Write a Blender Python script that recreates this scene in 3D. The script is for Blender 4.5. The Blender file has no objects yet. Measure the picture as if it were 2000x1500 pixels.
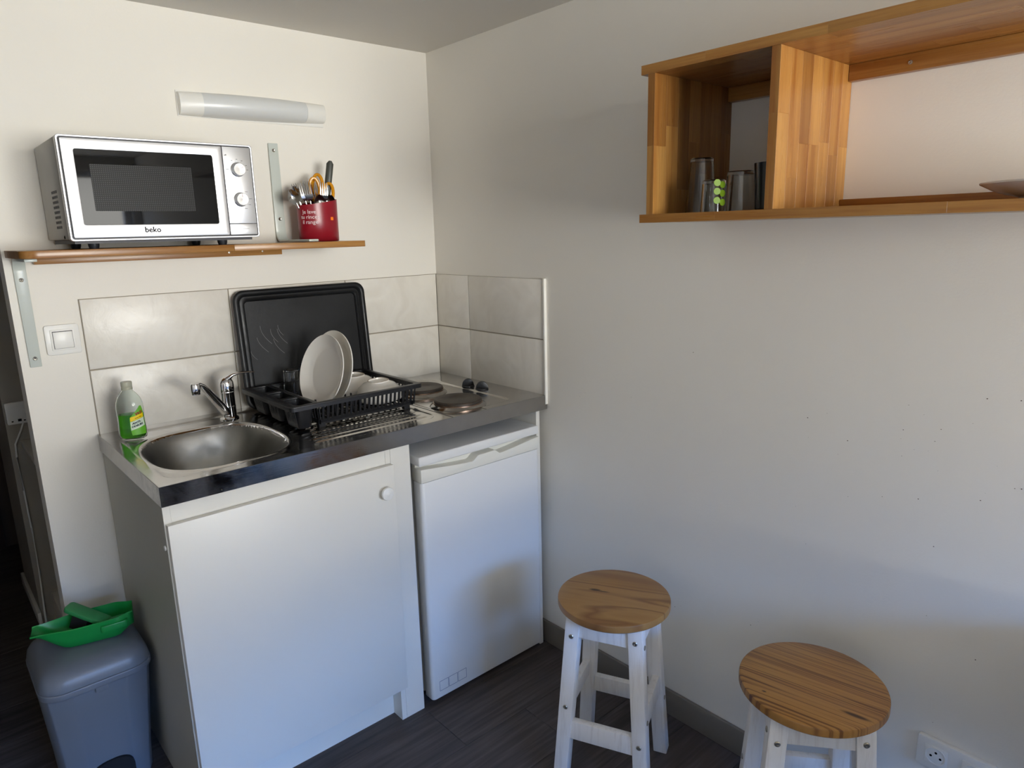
import bpy, bmesh, math, random
from mathutils import Vector, Matrix
random.seed(7)
PI = math.pi
S = bpy.context.scene
COL = S.collection

# ------------------------------------------------------------------ camera
cd = bpy.data.cameras.new('camera'); cam = bpy.data.objects.new('camera', cd); COL.objects.link(cam)
cam.location = (-1.5677, -2.2111, 1.4499)
cam.rotation_euler = (1.35395, 0.02515, -0.72587)
cd.sensor_width = 36; cd.lens = 1354.88/2000*36; cd.clip_start = .02
S.camera = cam

# ------------------------------------------------------------------ sky seen through the window
SKY_UP, SKY_HOR, GROUND = (0.14, 0.39, 1.0), (0.50, 0.68, 1.0), (1.0, 0.985, 0.925)
STR_UP, STR_HOR, STR_GR = 52.0, 4.0, 26.0
w = bpy.data.worlds.new('world'); S.world = w; w.use_nodes = True
nt = w.node_tree; nt.nodes.clear()
tc = nt.nodes.new('ShaderNodeTexCoord'); sp = nt.nodes.new('ShaderNodeSeparateXYZ')
nt.links.new(tc.outputs['Generated'], sp.inputs[0])
ra = nt.nodes.new('ShaderNodeValToRGB'); ra.color_ramp.interpolation = 'EASE'
mr = nt.nodes.new('ShaderNodeMapRange'); mr.inputs[1].default_value = -1; mr.inputs[2].default_value = 1
nt.links.new(sp.outputs[2], mr.inputs[0]); nt.links.new(mr.outputs[0], ra.inputs[0])
els = ra.color_ramp.elements
def sc3(c, k): return (c[0]*k/14, c[1]*k/14, c[2]*k/14, 1)
els[0].position = .0; els[0].color = sc3(GROUND, STR_GR)
els[1].position = 1.0; els[1].color = sc3(SKY_UP, STR_UP)
e = els.new(.52); e.color = sc3(GROUND, STR_GR)
e = els.new(.59); e.color = sc3(SKY_HOR, STR_HOR)
e = els.new(.70); e.color = sc3(SKY_UP, STR_UP)
bg = nt.nodes.new('ShaderNodeBackground'); bg.inputs[1].default_value = 14
nt.links.new(ra.outputs[0], bg.inputs[0])
wo = nt.nodes.new('ShaderNodeOutputWorld'); nt.links.new(bg.outputs[0], wo.inputs[0])
WIN = (-1.60, -0.06, 0.85, 1.98)          # window opening in the wall behind the camera: x0, x1, z0, z1
YB, XL, YF, HC = -4.6, -3.1, 1.82, 2.083  # rear wall, left wall, hall end, ceiling
pl = bpy.data.lights.new('window_portal', 'AREA'); pl.shape = 'RECTANGLE'
pl.size = WIN[1]-WIN[0]; pl.size_y = WIN[3]-WIN[2]
po = bpy.data.objects.new('window_portal', pl); COL.objects.link(po)
po.location = ((WIN[0]+WIN[1])/2, YB-.02, (WIN[2]+WIN[3])/2); po.rotation_euler = (PI/2, 0, 0)
pl.cycles.is_portal = True
S.view_settings.view_transform = 'Standard'; S.view_settings.look = 'None'
S.view_settings.gamma = 1; S.view_settings.use_curve_mapping = False
S.view_settings.exposure = 0.35
S.cycles.max_bounces = 10; S.cycles.diffuse_bounces = 6; S.cycles.glossy_bounces = 5
S.cycles.transmission_bounces = 10; S.cycles.transparent_max_bounces = 12
S.cycles.caustics_reflective = False; S.cycles.caustics_refractive = False
S.cycles.sample_clamp_indirect = 6

# ------------------------------------------------------------------ mesh helper
class M:
    def __init__(s): s.v = []; s.f = []
    def add(s, vs, fs):
        o = len(s.v); s.v += [tuple(p) for p in vs]; s.f += [tuple(i+o for i in q) for q in fs]; return s
    def box(s, x0, x1, y0, y1, z0, z1, mat=None):
        vs = [(x, y, z) for z in (z0, z1) for y in (y0, y1) for x in (x0, x1)]
        if mat: vs = [tuple(mat @ Vector(p)) for p in vs]
        return s.add(vs, [(0, 2, 3, 1), (4, 5, 7, 6), (0, 1, 5, 4), (2, 6, 7, 3), (0, 4, 6, 2), (1, 3, 7, 5)])
    def lathe(s, prof, n=32, mat=None, sx=1, sy=1, cap=True):
        vs = []
        for r, z in prof:
            for i in range(n):
                t = 2*PI*i/n; vs.append((r*sx*math.cos(t), r*sy*math.sin(t), z))
        fs = [(j*n+i, j*n+(i+1) % n, (j+1)*n+(i+1) % n, (j+1)*n+i) for j in range(len(prof)-1) for i in range(n)]
        if cap:
            fs.append(tuple(range(n-1, -1, -1))); fs.append(tuple(range((len(prof)-1)*n, len(prof)*n)))
        if mat: vs = [tuple(mat @ Vector(p)) for p in vs]
        return s.add(vs, fs)
    def prism(s, pts, h0, h1, mat=None):
        """2D outline (x, y) extruded from z=h0 to h1"""
        n = len(pts); vs = [(x, y, h0) for x, y in pts]+[(x, y, h1) for x, y in pts]
        fs = [tuple(range(n-1, -1, -1)), tuple(range(n, 2*n))]+[(i, (i+1) % n, n+(i+1) % n, n+i) for i in range(n)]
        if mat: vs = [tuple(mat @ Vector(p)) for p in vs]
        return s.add(vs, fs)
    def tube(s, pts, rad, n=10, sq=(1, 1), up=(0, 0, 1), cap=True):
        """sweep an ellipse along a path; rad number or list"""
        P = [Vector(p) for p in pts]; vs = []
        for i, p in enumerate(P):
            t = (P[min(i+1, len(P)-1)]-P[max(i-1, 0)]).normalized()
            a = t.cross(Vector(up))
            if a.length < 1e-3: a = t.cross(Vector((0, 1, 0)))
            a.normalize(); b = a.cross(t).normalized()
            r = rad[i] if isinstance(rad, (list, tuple)) else rad
            ra_, rb_ = (r if isinstance(r, (list, tuple)) else (r*sq[0], r*sq[1]))
            for k in range(n):
                u = 2*PI*k/n; vs.append(tuple(p+a*ra_*math.cos(u)+b*rb_*math.sin(u)))
        m = len(P)
        fs = [(j*n+k, j*n+(k+1) % n, (j+1)*n+(k+1) % n, (j+1)*n+k) for j in range(m-1) for k in range(n)]
        if cap: fs += [tuple(range(n-1, -1, -1)), tuple(range((m-1)*n, m*n))]
        return s.add(vs, fs)
    def loft(s, loops, cap=True):
        n = len(loops[0]); vs = [p for l in loops for p in l]
        fs = [(j*n+k, j*n+(k+1) % n, (j+1)*n+(k+1) % n, (j+1)*n+k) for j in range(len(loops)-1) for k in range(n)]
        if cap: fs += [tuple(range(n-1, -1, -1)), tuple(range((len(loops)-1)*n, len(loops)*n))]
        return s.add(vs, fs)

def rrect(x0, x1, y0, y1, r, n=6):
    out = []
    for cx, cy, a in ((x1-r, y1-r, 0), (x0+r, y1-r, PI/2), (x0+r, y0+r, PI), (x1-r, y0+r, 1.5*PI)):
        for i in range(n+1):
            t = a+PI/2*i/n; out.append((cx+r*math.cos(t), cy+r*math.sin(t)))
    return out
def ring(m, outer, inner, h0, h1, mat=None):
    n = len(outer)
    vs = [(x, y, h) for h in (h0, h1) for l in (outer, inner) for x, y in l]
    fs = []
    for i in range(n):
        j = (i+1) % n
        fs += [(i, j, 2*n+j, 2*n+i), (n+j, n+i, 3*n+i, 3*n+j), (2*n+i, 2*n+j, 3*n+j, 3*n+i), (j, i, n+i, n+j)]
    if mat: vs = [tuple(mat @ Vector(p)) for p in vs]
    m.add(vs, fs)

def tagp(o, label=None, cat=None, group=None, kind=None):
    for k, v in (('label', label), ('category', cat), ('group', group), ('kind', kind)):
        if v: o[k] = v
    return o
def thing(name, loc, label, cat, group=None, rz=0):
    o = bpy.data.objects.new(name, None); COL.objects.link(o); o.empty_display_size = .05
    o.location = loc; o.rotation_euler = (0, 0, rz); return tagp(o, label, cat, group)
def wloc(o):
    v = Vector((0, 0, 0))
    while o: v += Vector(o.location); o = o.parent
    return v
def obj(name, m, mat, parent=None, bev=0, seg=2, ang=35, world=True, loc=None, label=None, kind=None, cat=None, group=None, smooth=True, recalc=True):
    """one mesh object. world=True: m is in world coordinates and is shifted to the parent's frame."""
    bm = bmesh.new()
    vv = [bm.verts.new(p) for p in m.v]; bm.verts.ensure_lookup_table()
    for q in m.f:
        try: bm.faces.new([vv[i] for i in q])
        except ValueError: pass
    if recalc: bmesh.ops.recalc_face_normals(bm, faces=bm.faces)
    if bev:
        es = [e for e in bm.edges if len(e.link_faces) == 2 and e.calc_face_angle(0) > math.radians(30)]
        bmesh.ops.bevel(bm, geom=es, offset=bev, segments=seg, profile=.5, affect='EDGES', clamp_overlap=True)
    for e in bm.edges:
        if len(e.link_faces) == 2 and e.calc_face_angle(0) > math.radians(ang): e.smooth = False
    for f in bm.faces: f.smooth = smooth
    off = Vector((0, 0, 0))
    if world:
        off = wloc(parent) if parent else Vector(loc or (0, 0, 0))
        bmesh.ops.translate(bm, vec=-off, verts=bm.verts)
    me = bpy.data.meshes.new(name); bm.to_mesh(me); bm.free()
    o = bpy.data.objects.new(name, me); COL.objects.link(o)
    if mat: me.materials.append(mat)
    if parent: o.parent = parent
    elif loc: o.location = loc
    return tagp(o, label, cat, group, kind)
def dup(o, parent=None):
    c = o.copy(); COL.objects.link(c); c.parent = parent
    for k in list(o.children): dup(k, c)
    return c
def text_mesh(txt, size, thick=.0004, shear=0, bold=0):
    cu = bpy.data.curves.new('txt', 'FONT'); cu.body = txt; cu.size = size; cu.extrude = thick/2; cu.shear = shear
    cu.align_x = 'CENTER'; cu.align_y = 'CENTER'; cu.resolution_u = 3; cu.offset = bold
    o = bpy.data.objects.new('txt', cu); COL.objects.link(o)
    dg = bpy.context.evaluated_depsgraph_get(); me = bpy.data.meshes.new_from_object(o.evaluated_get(dg))
    vs = [tuple(v.co) for v in me.vertices]; fs = [tuple(p.vertices) for p in me.polygons]
    bpy.data.objects.remove(o); bpy.data.curves.remove(cu); bpy.data.meshes.remove(me)
    return vs, fs

# ------------------------------------------------------------------ materials
def lin(r, g, b):
    f = lambda c: (c/255/12.92) if c/255 <= .04045 else ((c/255+.055)/1.055)**2.4
    return (f(r), f(g), f(b), 1)
class N:
    """small node-tree writer"""
    def __init__(s, name):
        s.m = bpy.data.materials.new(name); s.m.use_nodes = True; s.t = s.m.node_tree
        s.p = s.t.nodes['Principled BSDF']; s.out = s.t.nodes['Material Output']
    def n(s, typ, **kw):
        o = s.t.nodes.new('ShaderNode'+typ)
        for k, v in kw.items():
            if isinstance(k, str) and hasattr(o, k): setattr(o, k, v)
        return o
    def l(s, a, b): s.t.links.new(a, b)
    def obj(s, scale=(1, 1, 1), rnd=0.0, rot=(0, 0, 0)):
        tc = s.n('TexCoord'); mp = s.n('Mapping'); mp.inputs['Scale'].default_value = scale; mp.inputs['Rotation'].default_value = rot
        s.l(tc.outputs['Object'], mp.inputs['Vector'])
        if rnd:
            oi = s.n('ObjectInfo'); mu = s.n('Math', operation='MULTIPLY'); mu.inputs[1].default_value = rnd
            s.l(oi.outputs['Random'], mu.inputs[0]); cb = s.n('CombineXYZ')
            for i in range(3): s.l(mu.outputs[0], cb.inputs[i])
            s.l(cb.outputs[0], mp.inputs['Location'])
        return mp.outputs[0]
    def noise(s, vec, scale=5, detail=4, rough=.5, dist=0):
        o = s.n('TexNoise'); o.inputs['Scale'].default_value = scale; o.inputs['Detail'].default_value = detail
        o.inputs['Roughness'].default_value = rough; o.inputs['Distortion'].default_value = dist
        s.l(vec, o.inputs['Vector']); return o.outputs['Fac']
    def ramp(s, fac, stops):
        o = s.n('ValToRGB'); e = o.color_ramp.elements
        while len(e) < len(stops): e.new(.5)
        for i, (p, c) in enumerate(stops): e[i].position = p; e[i].color = c if len(c) == 4 else (*c, 1)
        s.l(fac, o.inputs[0]); return o.outputs[0]
    def mix(s, fac, a, b, mode='MIX'):
        o = s.n('Mix', data_type='RGBA', blend_type=mode)
        for i, x in ((0, fac), (6, a), (7, b)):
            if isinstance(x, (int, float)): o.inputs[i].default_value = x
            elif isinstance(x, tuple): o.inputs[i].default_value = x
            else: s.l(x, o.inputs[i])
        return o.outputs[2]
    def rng(s, fac, a, b, lo=0, hi=1):
        o = s.n('MapRange'); o.inputs[1].default_value = lo; o.inputs[2].default_value = hi
        o.inputs[3].default_value = a; o.inputs[4].default_value = b; s.l(fac, o.inputs[0]); return o.outputs[0]
    def bump(s, h, dist=.001, st=1):
        o = s.n('Bump'); o.inputs['Distance'].default_value = dist; o.inputs['Strength'].default_value = st
        s.l(h, o.inputs['Height']); s.l(o.outputs[0], s.p.inputs['Normal'])
    def set(s, **kw):
        for k, v in kw.items():
            i = s.p.inputs[k.replace('_', ' ')]
            if hasattr(v, 'is_linked') or hasattr(v, 'node'): s.l(v, i)
            else: i.default_value = v
        return s
def flat(name, col, rough=.5, metal=0, bump=0, **kw):
    a = N(name); a.set(Base_Color=col, Roughness=rough, Metallic=metal, **kw)
    if bump: a.bump(a.noise(a.obj(), 60, 3), bump)
    return a.m

def wallmat(name, col, spots=False):
    a = N(name); v = a.obj()
    big = a.noise(v, 1.5, 3); c = a.mix(a.rng(big, 0, 1, .3, .7), col, tuple(x*.965 for x in col[:3])+(1,))
    a.set(Base_Color=c, Roughness=.62); a.p.inputs['Specular IOR Level'].default_value = .35
    h = a.noise(v, 170, 3, .6); a.bump(h, .0006, .5); return a.m
WALL = wallmat('wall_paint', lin(232, 228, 219))
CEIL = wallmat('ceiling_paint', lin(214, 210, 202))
DARKDOOR = flat('dark_door', lin(58, 44, 38), .5)
def tilemat():
    a = N('ceramic_tile'); v = a.obj(rnd=30); 
    n1 = a.noise(v, 9, 4, .5, 1.6); c = a.mix(a.rng(n1, 0, 1, .35, .65), lin(226, 222, 213), lin(218, 213, 203))
    a.set(Base_Color=c, Roughness=.34); h = a.noise(v, 13, 5, .55, 2.2); a.bump(h, .0016, .5); return a.m
TILE = tilemat()
GROUT = flat('grout', lin(150, 142, 128), .9, bump=.0005)
SILIC = flat('tile_trim', lin(240, 238, 230), .4)
def steelmat(name, rough=.14, streak=True, col=(.60, .585, .565, 1)):
    a = N(name); v = a.obj((1, 1, 1)); s2 = a.obj((3, 90, 90))
    n1 = a.noise(v, 14, 5, .62, .6); n2 = a.noise(s2, 6, 3)
    r = a.rng(n1, rough-.05, rough+.14, .35, .75)
    a.set(Base_Color=a.mix(a.rng(n1, 0, .5, .4, .8), col, tuple(x*.78 for x in col[:3])+(1,)), Metallic=1.0, Roughness=r)
    if streak: a.bump(n2, .00012, .5)
    return a.m
STEEL = steelmat('stainless_steel', .13)
STEELB = steelmat('brushed_steel_basin', .36, col=(.27, .265, .25, 1))
STEELE = steelmat('worn_darkened_steel_edge', .10, col=(.42, .405, .39, 1))  # worn steel, base darkened to hold the edge's dark reflections
CHROME = flat('chrome', (.72, .72, .73, 1), .06, 1)
CUTL = flat('cutlery_steel', (.62, .61, .59, 1), .16, 1)
SCREW = flat('screw_metal', (.45, .42, .36, 1), .3, 1)
IRON = N('cast_iron'); 
_v = IRON.obj(); IRON.set(Base_Color=IRON.mix(IRON.rng(IRON.noise(_v, 30, 4), 0, 1, .4, .7), lin(58, 52, 47), lin(78, 66, 56)), Roughness=.48, Metallic=.3); IRON.bump(IRON.noise(_v, 300, 2), .0003); IRON = IRON.m
RUST = flat('heated_steel_rim', (.34, .24, .18, 1), .3, 1)
SILV = flat('microwave_silver', (.74, .74, .75, 1), .36, .8)
SILVB = flat('microwave_body', lin(176, 174, 168), .42, .35)
MWGLASS = flat('microwave_black_glass', (.002, .002, .0025, 1), .03, Specular_IOR_Level=.10)
GROOVE = flat('dark_groove', lin(50, 48, 54), .5)
def meshmat():
    a = N('perforated_screen'); v = a.obj((1, 1, 1)); vo = a.n('TexVoronoi', feature='F1'); vo.inputs['Scale'].default_value = 230
    vo.inputs['Randomness'].default_value = 0; a.l(v, vo.inputs['Vector'])
    c = a.ramp(vo.outputs['Distance'], [(.32, lin(98, 98, 98)), (.5, lin(8, 8, 8))])
    a.set(Base_Color=c, Roughness=.4); a.p.inputs['Specular IOR Level'].default_value = .15; return a.m
SCREEN = meshmat()
WHITEP = flat('white_plastic', lin(232, 231, 226), .35)
WHITEF = flat('fridge_enamel', lin(226, 226, 224), .35)
CREAM = flat('fridge_handle_cream', lin(227, 225, 215), .4)
GASKGREY = flat('gasket_grey', lin(120, 116, 104), .7)  # plain grey of the fridge door gasket
DIFF = N('lamp_diffuser').set(Base_Color=lin(210, 212, 212), Roughness=.3); DIFF = DIFF.m
def melamine():
    a = N('white_melamine'); v = a.obj(); h = a.noise(v, 90, 3); a.set(Base_Color=lin(226, 223, 214), Roughness=a.rng(h, .3, .42)); a.bump(h, .0003, .5); return a.m
MELA = melamine()
def sidemat():
    a = N('textured_side_panel'); v = a.obj((60, 200, 3)); h = a.noise(v, 1, 4); a.set(Base_Color=lin(178, 176, 166), Roughness=.5); a.bump(h, .0012, .7); return a.m
SIDE = sidemat()
BLACKP = flat('black_plastic', lin(29, 30, 34), .34, Specular_IOR_Level=.4)
def traymat():
    a = N('tray_plastic'); v = a.obj(); n1 = a.noise(v, 8, 4, .6, .5)
    a.set(Base_Color=lin(20, 21, 23), Roughness=a.rng(n1, .30, .5, .35, .7)); a.p.inputs['Specular IOR Level'].default_value = .3; a.bump(a.noise(v, 120, 3), .0004, .5); return a.m
TRAY = traymat()
CERAM = flat('white_porcelain', lin(243, 240, 233), .12)
CERR = flat('unglazed_foot', lin(190, 175, 158), .8)
GLASS = N('clear_glass').set(Base_Color=(.93, .95, .95, 1), Roughness=.02, Transmission_Weight=1.0, IOR=1.45).m
BOTTLE = N('clear_plastic').set(Base_Color=(.90, .95, .92, 1), Roughness=.06, Transmission_Weight=1.0, IOR=1.25).m
LIQ = N('green_soap').set(Base_Color=(.16, .80, .04, 1), Roughness=.05, Transmission_Weight=.75, IOR=1.3).m
CAPM = N('milky_cap').set(Base_Color=lin(205, 205, 185), Roughness=.3, Transmission_Weight=.45, IOR=1.4).m
LBL_G = flat('label_green', lin(96, 170, 40), .4); LBL_Y = flat('label_yellow', lin(238, 204, 10), .4)
LBL_W = flat('label_pale', lin(205, 222, 200), .4); RED = flat('print_red', lin(200, 30, 45), .5); NAVY = flat('print_navy', lin(22, 45, 70), .5)
BLACK = flat('print_black', lin(18, 18, 20), .8, Specular_IOR_Level=.05); WHITEINK = flat('white_ink', lin(225, 205, 205), .6); GREYINK = flat('grey_ink', lin(120, 120, 120), .5)
CUPRED = flat('red_plastic_cup', lin(140, 20, 36), .3); ORANGE = flat('orange_sticker', lin(250, 130, 20), .5)
YELH = N('amber_handle').set(Base_Color=lin(235, 160, 20), Roughness=.15, Transmission_Weight=.3).m
REDH = flat('red_handle', lin(140, 24, 24), .3); DKH = flat('dark_handle', lin(62, 64, 58), .4)
BRKT = flat('bracket_enamel', lin(196, 202, 196), .22)
LIME = flat('lime_dots', lin(132, 170, 36), .4); BLKCUP = flat('black_ceramic', lin(20, 22, 24), .2)
def binmat(name, col, r=.38):
    a = N(name); v = a.obj(); h = a.noise(v, 400, 2); a.set(Base_Color=col, Roughness=r); a.bump(h, .0002, .4); return a.m
BIN = binmat('grey_bin_plastic', lin(112, 117, 125), .36); BIND = flat('pedal_hole_dark', lin(10, 10, 14), .8)
GREEN = flat('green_dustpan_plastic', lin(20, 140, 62), .35); GREEN2 = flat('green_brush_plastic', lin(52, 138, 78), .35); BRIST = flat('black_bristle', lin(14, 14, 14), .9)
BASEB = flat('taupe_baseboard', lin(118, 112, 104), .55, bump=.0004)
FRAMEW = flat('window_frame_white', lin(235, 235, 235), .4)

def beech(name, axis):
    a = N(name); sc = [34, 34, 34]; sc[axis] = 1.6
    v = a.obj(tuple(sc), rnd=50); n1 = a.noise(v, 1.0, 5, .6, .4); sc2 = [160, 160, 160]; sc2[axis] = 5
    n2 = a.noise(a.obj(tuple(sc2), rnd=20), 1.6, 3, .6)
    oi = a.n('ObjectInfo')
    base = a.ramp(oi.outputs['Random'], [(0, lin(154, 107, 53)), (.25, lin(178, 130, 69)), (.5, lin(164, 116, 58)), (.75, lin(184, 138, 75)), (1, lin(132, 88, 42))])
    dark = a.mix(1.0, base, lin(205, 175, 145), 'MULTIPLY')
    c = a.mix(a.rng(n1, 0, 1, .42, .72), base, dark)
    c = a.mix(a.rng(n2, 0, .35, .45, .75), c, lin(110, 56, 24))
    a.set(Base_Color=c, Roughness=a.rng(n2, .24, .34)); a.bump(n2, .0003, .5); return a.m
BEECH = [beech('varnished_beech_%s' % 'xyz'[i], i) for i in range(3)]

def pine(name, knot, kn):
    a = N(name); tc = a.n('TexCoord')
    if knot:
        n1 = a.noise(a.obj((1.6, 15, 1)), 1.0, 2, .45, .5)
        c = a.ramp(n1, [(.30, lin(122, 80, 42)), (.38, lin(156, 115, 64)), (.48, lin(160, 119, 68)), (.54, lin(120, 78, 40)), (.585, lin(158, 117, 64)), (.72, lin(138, 94, 50))])
    else:
        n1 = a.noise(a.obj((1.3, 84, 1)), 1.0, 2, .5, .15); n0 = a.noise(a.obj((1.0, 14, 1)), 1.0, 1)
        c = a.ramp(n1, [(.36, lin(92, 56, 26)), (.42, lin(152, 109, 54)), (.50, lin(163, 120, 62)), (.55, lin(154, 111, 56)), (.60, lin(96, 60, 28)), (.68, lin(146, 102, 52))])
        c = a.mix(a.rng(n0, 0, .35, .45, .65), c, lin(166, 122, 68))
    fine = a.noise(a.obj((6, 160, 160)), 1, 3); c = a.mix(a.rng(fine, 0, .2, .4, .8), c, lin(130, 84, 42))
    for kx, ky, kl, kw in kn:
        sub = a.n('VectorMath', operation='SUBTRACT'); a.l(tc.outputs['Object'], sub.inputs[0]); sub.inputs[1].default_value = (kx, ky, 0)
        mu = a.n('VectorMath', operation='MULTIPLY'); a.l(sub.outputs[0], mu.inputs[0]); mu.inputs[1].default_value = (1/kl, 1/kw, 0)
        ln = a.n('VectorMath', operation='LENGTH'); a.l(mu.outputs[0], ln.inputs[0])
        c = a.mix(a.rng(ln.outputs['Value'], 1, 0, .45, 1.0), c, lin(66, 42, 24))
    a.set(Base_Color=c, Roughness=.42); a.p.inputs['Coat Weight'].default_value = .12; a.bump(fine, .0003, .4); return a.m
K1 = [(-.0524, .0151, .020, .0075), (-.030, .012, .020, .003)]; K2 = [(.098, -.0596, .034, .0065), (-.0686, -.0917, .006, .003)]
PINE1 = pine('pine_seat_knotty', True, K1); PINE2 = pine('pine_seat_striped', False, K2)
def paintw(axis=2):
    a = N('whitewashed_wood'); v = a.obj((70, 70, 3), rnd=40); n1 = a.noise(v, 1.2, 5, .65)
    c = a.mix(a.rng(n1, 0, 1, .5, .8), lin(232, 230, 228), lin(206, 200, 196)); a.set(Base_Color=c, Roughness=.5); a.bump(n1, .0008, .6); return a.m
PAINTW = paintw()
def floormat():
    a = N('dark_laminate'); v = a.obj((4, 70, 70), rnd=60); n1 = a.noise(v, 1.0, 6, .6, .3); n2 = a.noise(a.obj((1.4, 9, 9), rnd=80), 1.5, 3)
    oi = a.n('ObjectInfo')
    base = a.ramp(oi.outputs['Random'], [(0, lin(62, 55, 52)), (.5, lin(76, 68, 65)), (1, lin(54, 48, 46))])
    c = a.mix(a.rng(n1, 0, .8, .4, .7), base, lin(98, 90, 86)); c = a.mix(a.rng(n2, 0, .6, .5, .8), c, lin(44, 39, 38))
    a.set(Base_Color=c, Roughness=a.rng(n1, .42, .58)); a.p.inputs['Specular IOR Level'].default_value = .25; a.bump(n1, .0008, .6); return a.m
FLOORM = floormat()

# ------------------------------------------------------------------ setting
def struct(name, m, mat, **kw):
    kw.setdefault('kind', 'structure'); return obj(name, m, mat, **kw)
floor = struct('floor', M().box(XL-.1, 1.5, YB-.1, 2.4, -.05, -.004), flat('underlay', lin(20, 18, 18), .9))
PW, PL = .19, 1.28
plank = obj('plank', M().box(0, PL-.0012, 0, PW-.0012, -.010, 0), FLOORM, floor, bev=.0006, seg=1, world=False)
first = True; r = 0; y = YB
while y < 2.2:
    x = XL-[.0, .75, .35, 1.05][r % 4]
    while x < .0:
        if x+PL > XL:
            p = plank if first else dup(plank, floor); first = False
            p.location = (x, y, 0)
        x += PL
    y += PW; r += 1
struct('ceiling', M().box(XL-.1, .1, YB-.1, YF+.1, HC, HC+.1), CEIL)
wr = struct('wall_right', M().box(0, .12, YB-.1, YF+.1, 0, HC), WALL)
XE = -1.349
wb = struct('wall_back', M().box(XE, 0, 0, .09, 0, HC), WALL)
struct('wall_left', M().box(XL-.1, XL, YB-.1, YF+.1, 0, HC), WALL)
wf = M(); wf.box(XL, WIN[0], YB-.2, YB, 0, HC); wf.box(WIN[1], 0, YB-.2, YB, 0, HC)
wf.box(WIN[0], WIN[1], YB-.2, YB, 0, WIN[2]); wf.box(WIN[0], WIN[1], YB-.2, YB, WIN[3], HC)
struct('wall_front', wf, WALL)
struct('wall_hall', M().box(-1.343, 0, .852, 1.295, 0, HC), wallmat('hall_paint_shaded', lin(158, 152, 140)))  # wall paint made darker here: the recess's shade is put into its colour
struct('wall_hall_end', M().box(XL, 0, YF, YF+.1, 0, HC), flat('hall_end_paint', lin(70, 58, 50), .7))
wi = struct('window_1', M().box(WIN[0], WIN[0]+.05, YB-.12, YB-.06, WIN[2], WIN[3]).box(WIN[1]-.05, WIN[1], YB-.12, YB-.06, WIN[2], WIN[3])
            .box(WIN[0], WIN[1], YB-.12, YB-.06, WIN[2], WIN[2]+.05).box(WIN[0], WIN[1], YB-.12, YB-.06, WIN[3]-.05, WIN[3])
            .box(-.86, -.80, YB-.12, YB-.06, WIN[2], WIN[3]), FRAMEW)
struct('hall_light_block', M().box(-2.36, -2.26, -.2, YF, 0, HC), flat('light_block_brown', lin(74, 62, 54), .7))  # unseen partition, added to keep light out of the recess
struct('door_1', M().box(-2.25, -1.36, YF-.045, YF-.002, .008, 2.03), DARKDOOR, bev=.003)
struct('baseboard_right', M().box(-.012, -.0005, -3.38, -.03, 0, .082), BASEB, bev=.003)
struct('baseboard_hall', M().box(-1.3555, -1.3435, .84, 1.30, 0, .055), WHITEP, bev=.002)
# a little paint flecking on the right-hand wall
fl = M()
for i in range(46):
    if i < 30: yy, zz = random.gauss(-1.72, .13), random.gauss(.95, .10)
    else: yy, zz = random.uniform(-1.95, -.7), random.uniform(.3, 1.2)
    rr = random.uniform(.0004, .0014); n = 6; a0 = random.random()*6
    fl.prism([(rr*random.uniform(.5, 1)*math.cos(a0+k), rr*random.uniform(.7, 1.3)*math.sin(a0+k)) for k in [2*PI*j/n for j in range(n)]], 0, .0004,
             Matrix.Translation((-.0005, yy, zz)) @ Matrix.Rotation(-PI/2, 4, 'Y'))
obj('paint_fleck', fl, flat('fleck_brown', lin(84, 66, 48), .8), wr, kind='stuff')
# splashback tiles: pieces of the walls
H = .916
TY = .007
mm = M(); mm.box(-1.197, -.0005, -.004, .0, H-.04, 1.298); obj('grout_bed', mm, GROUT, wb)
mm = M(); mm.box(-.004, 0, -.597, -.0045, H-.04, 1.297); obj('grout_bed', mm, GROUT, wr)
for (z0, z1) in ((1.1025, 1.2965), (.9, 1.0985)):
    for (x0, x1) in ((-1.195, -.7955), (-.7925, -.394), (-.391, -.0078)):
        obj('tile', M().box(x0, x1, -TY, -.0005, z0, z1), TILE, wb, bev=.0012)
    for (y0, y1) in ((-.596, -.2065), (-.2035, -.0078)):
        obj('tile', M().box(-TY, -.0005, y0, y1, z0, z1), TILE, wr, bev=.0012)
struct('trim_1', M().box(-.0105, 0, -.604, -.5965, .885, 1.299), SILIC, bev=.001)

Ty0 = Matrix(((1, 0, 0, 0), (0, 0, 1, 0), (0, 1, 0, 0), (0, 0, 0, 1)))
# ------------------------------------------------------------------ kitchenette worktop
ct = thing('kitchen_worktop', (-.6, -.3, .868), 'stainless steel worktop with round-cornered sink, ribbed drainer and two hotplates', 'worktop')
SX, SY, SA, SB = -.99, -.338, .172, .196
def sm(t): t = max(0, min(1, t)); return t*t*(3-2*t)
def basin_d(x, y):
    n = 3.0; q = (abs((x-SX)/SA)**n+abs((y-SY)/SB)**n)**(1/n); return (1-q)*SA      # >0 inside
def press(x, y, x0, x1, y0, y1, r, w_):
    dx = max(x0+r-x, 0, x-(x1-r)); dy = max(y0+r-y, 0, y-(y1-r)); d = r-math.hypot(dx, dy)
    if dx == 0 and dy == 0: d = min(x-x0, x1-x, y-y0, y1-y)
    return sm(d/w_)
def top_z(x, y):
    z = 0
    z -= .0045*press(x, y, -1.175, -.405, -.565, -.05, .05, .012)
    z -= .004*press(x, y, -.378, -.118, -.565, -.075, .03, .008)
    d = basin_d(x, y)
    z += .0018*math.exp(-((d+.006)/.006)**2)
    if d > 0:
        z -= .150*sm(d/.055)+.012*sm(d/.17)
    if -.80 < x < -.425 and -.53 < y < -.09:
        k = sm((x+.80)/.02)*sm((-.425-x)/.02); t = ((y+.53) % .030)/.030
        z += .0030*k*max(0, math.sin(t*PI*2))
    return z
xs = []; 
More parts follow.
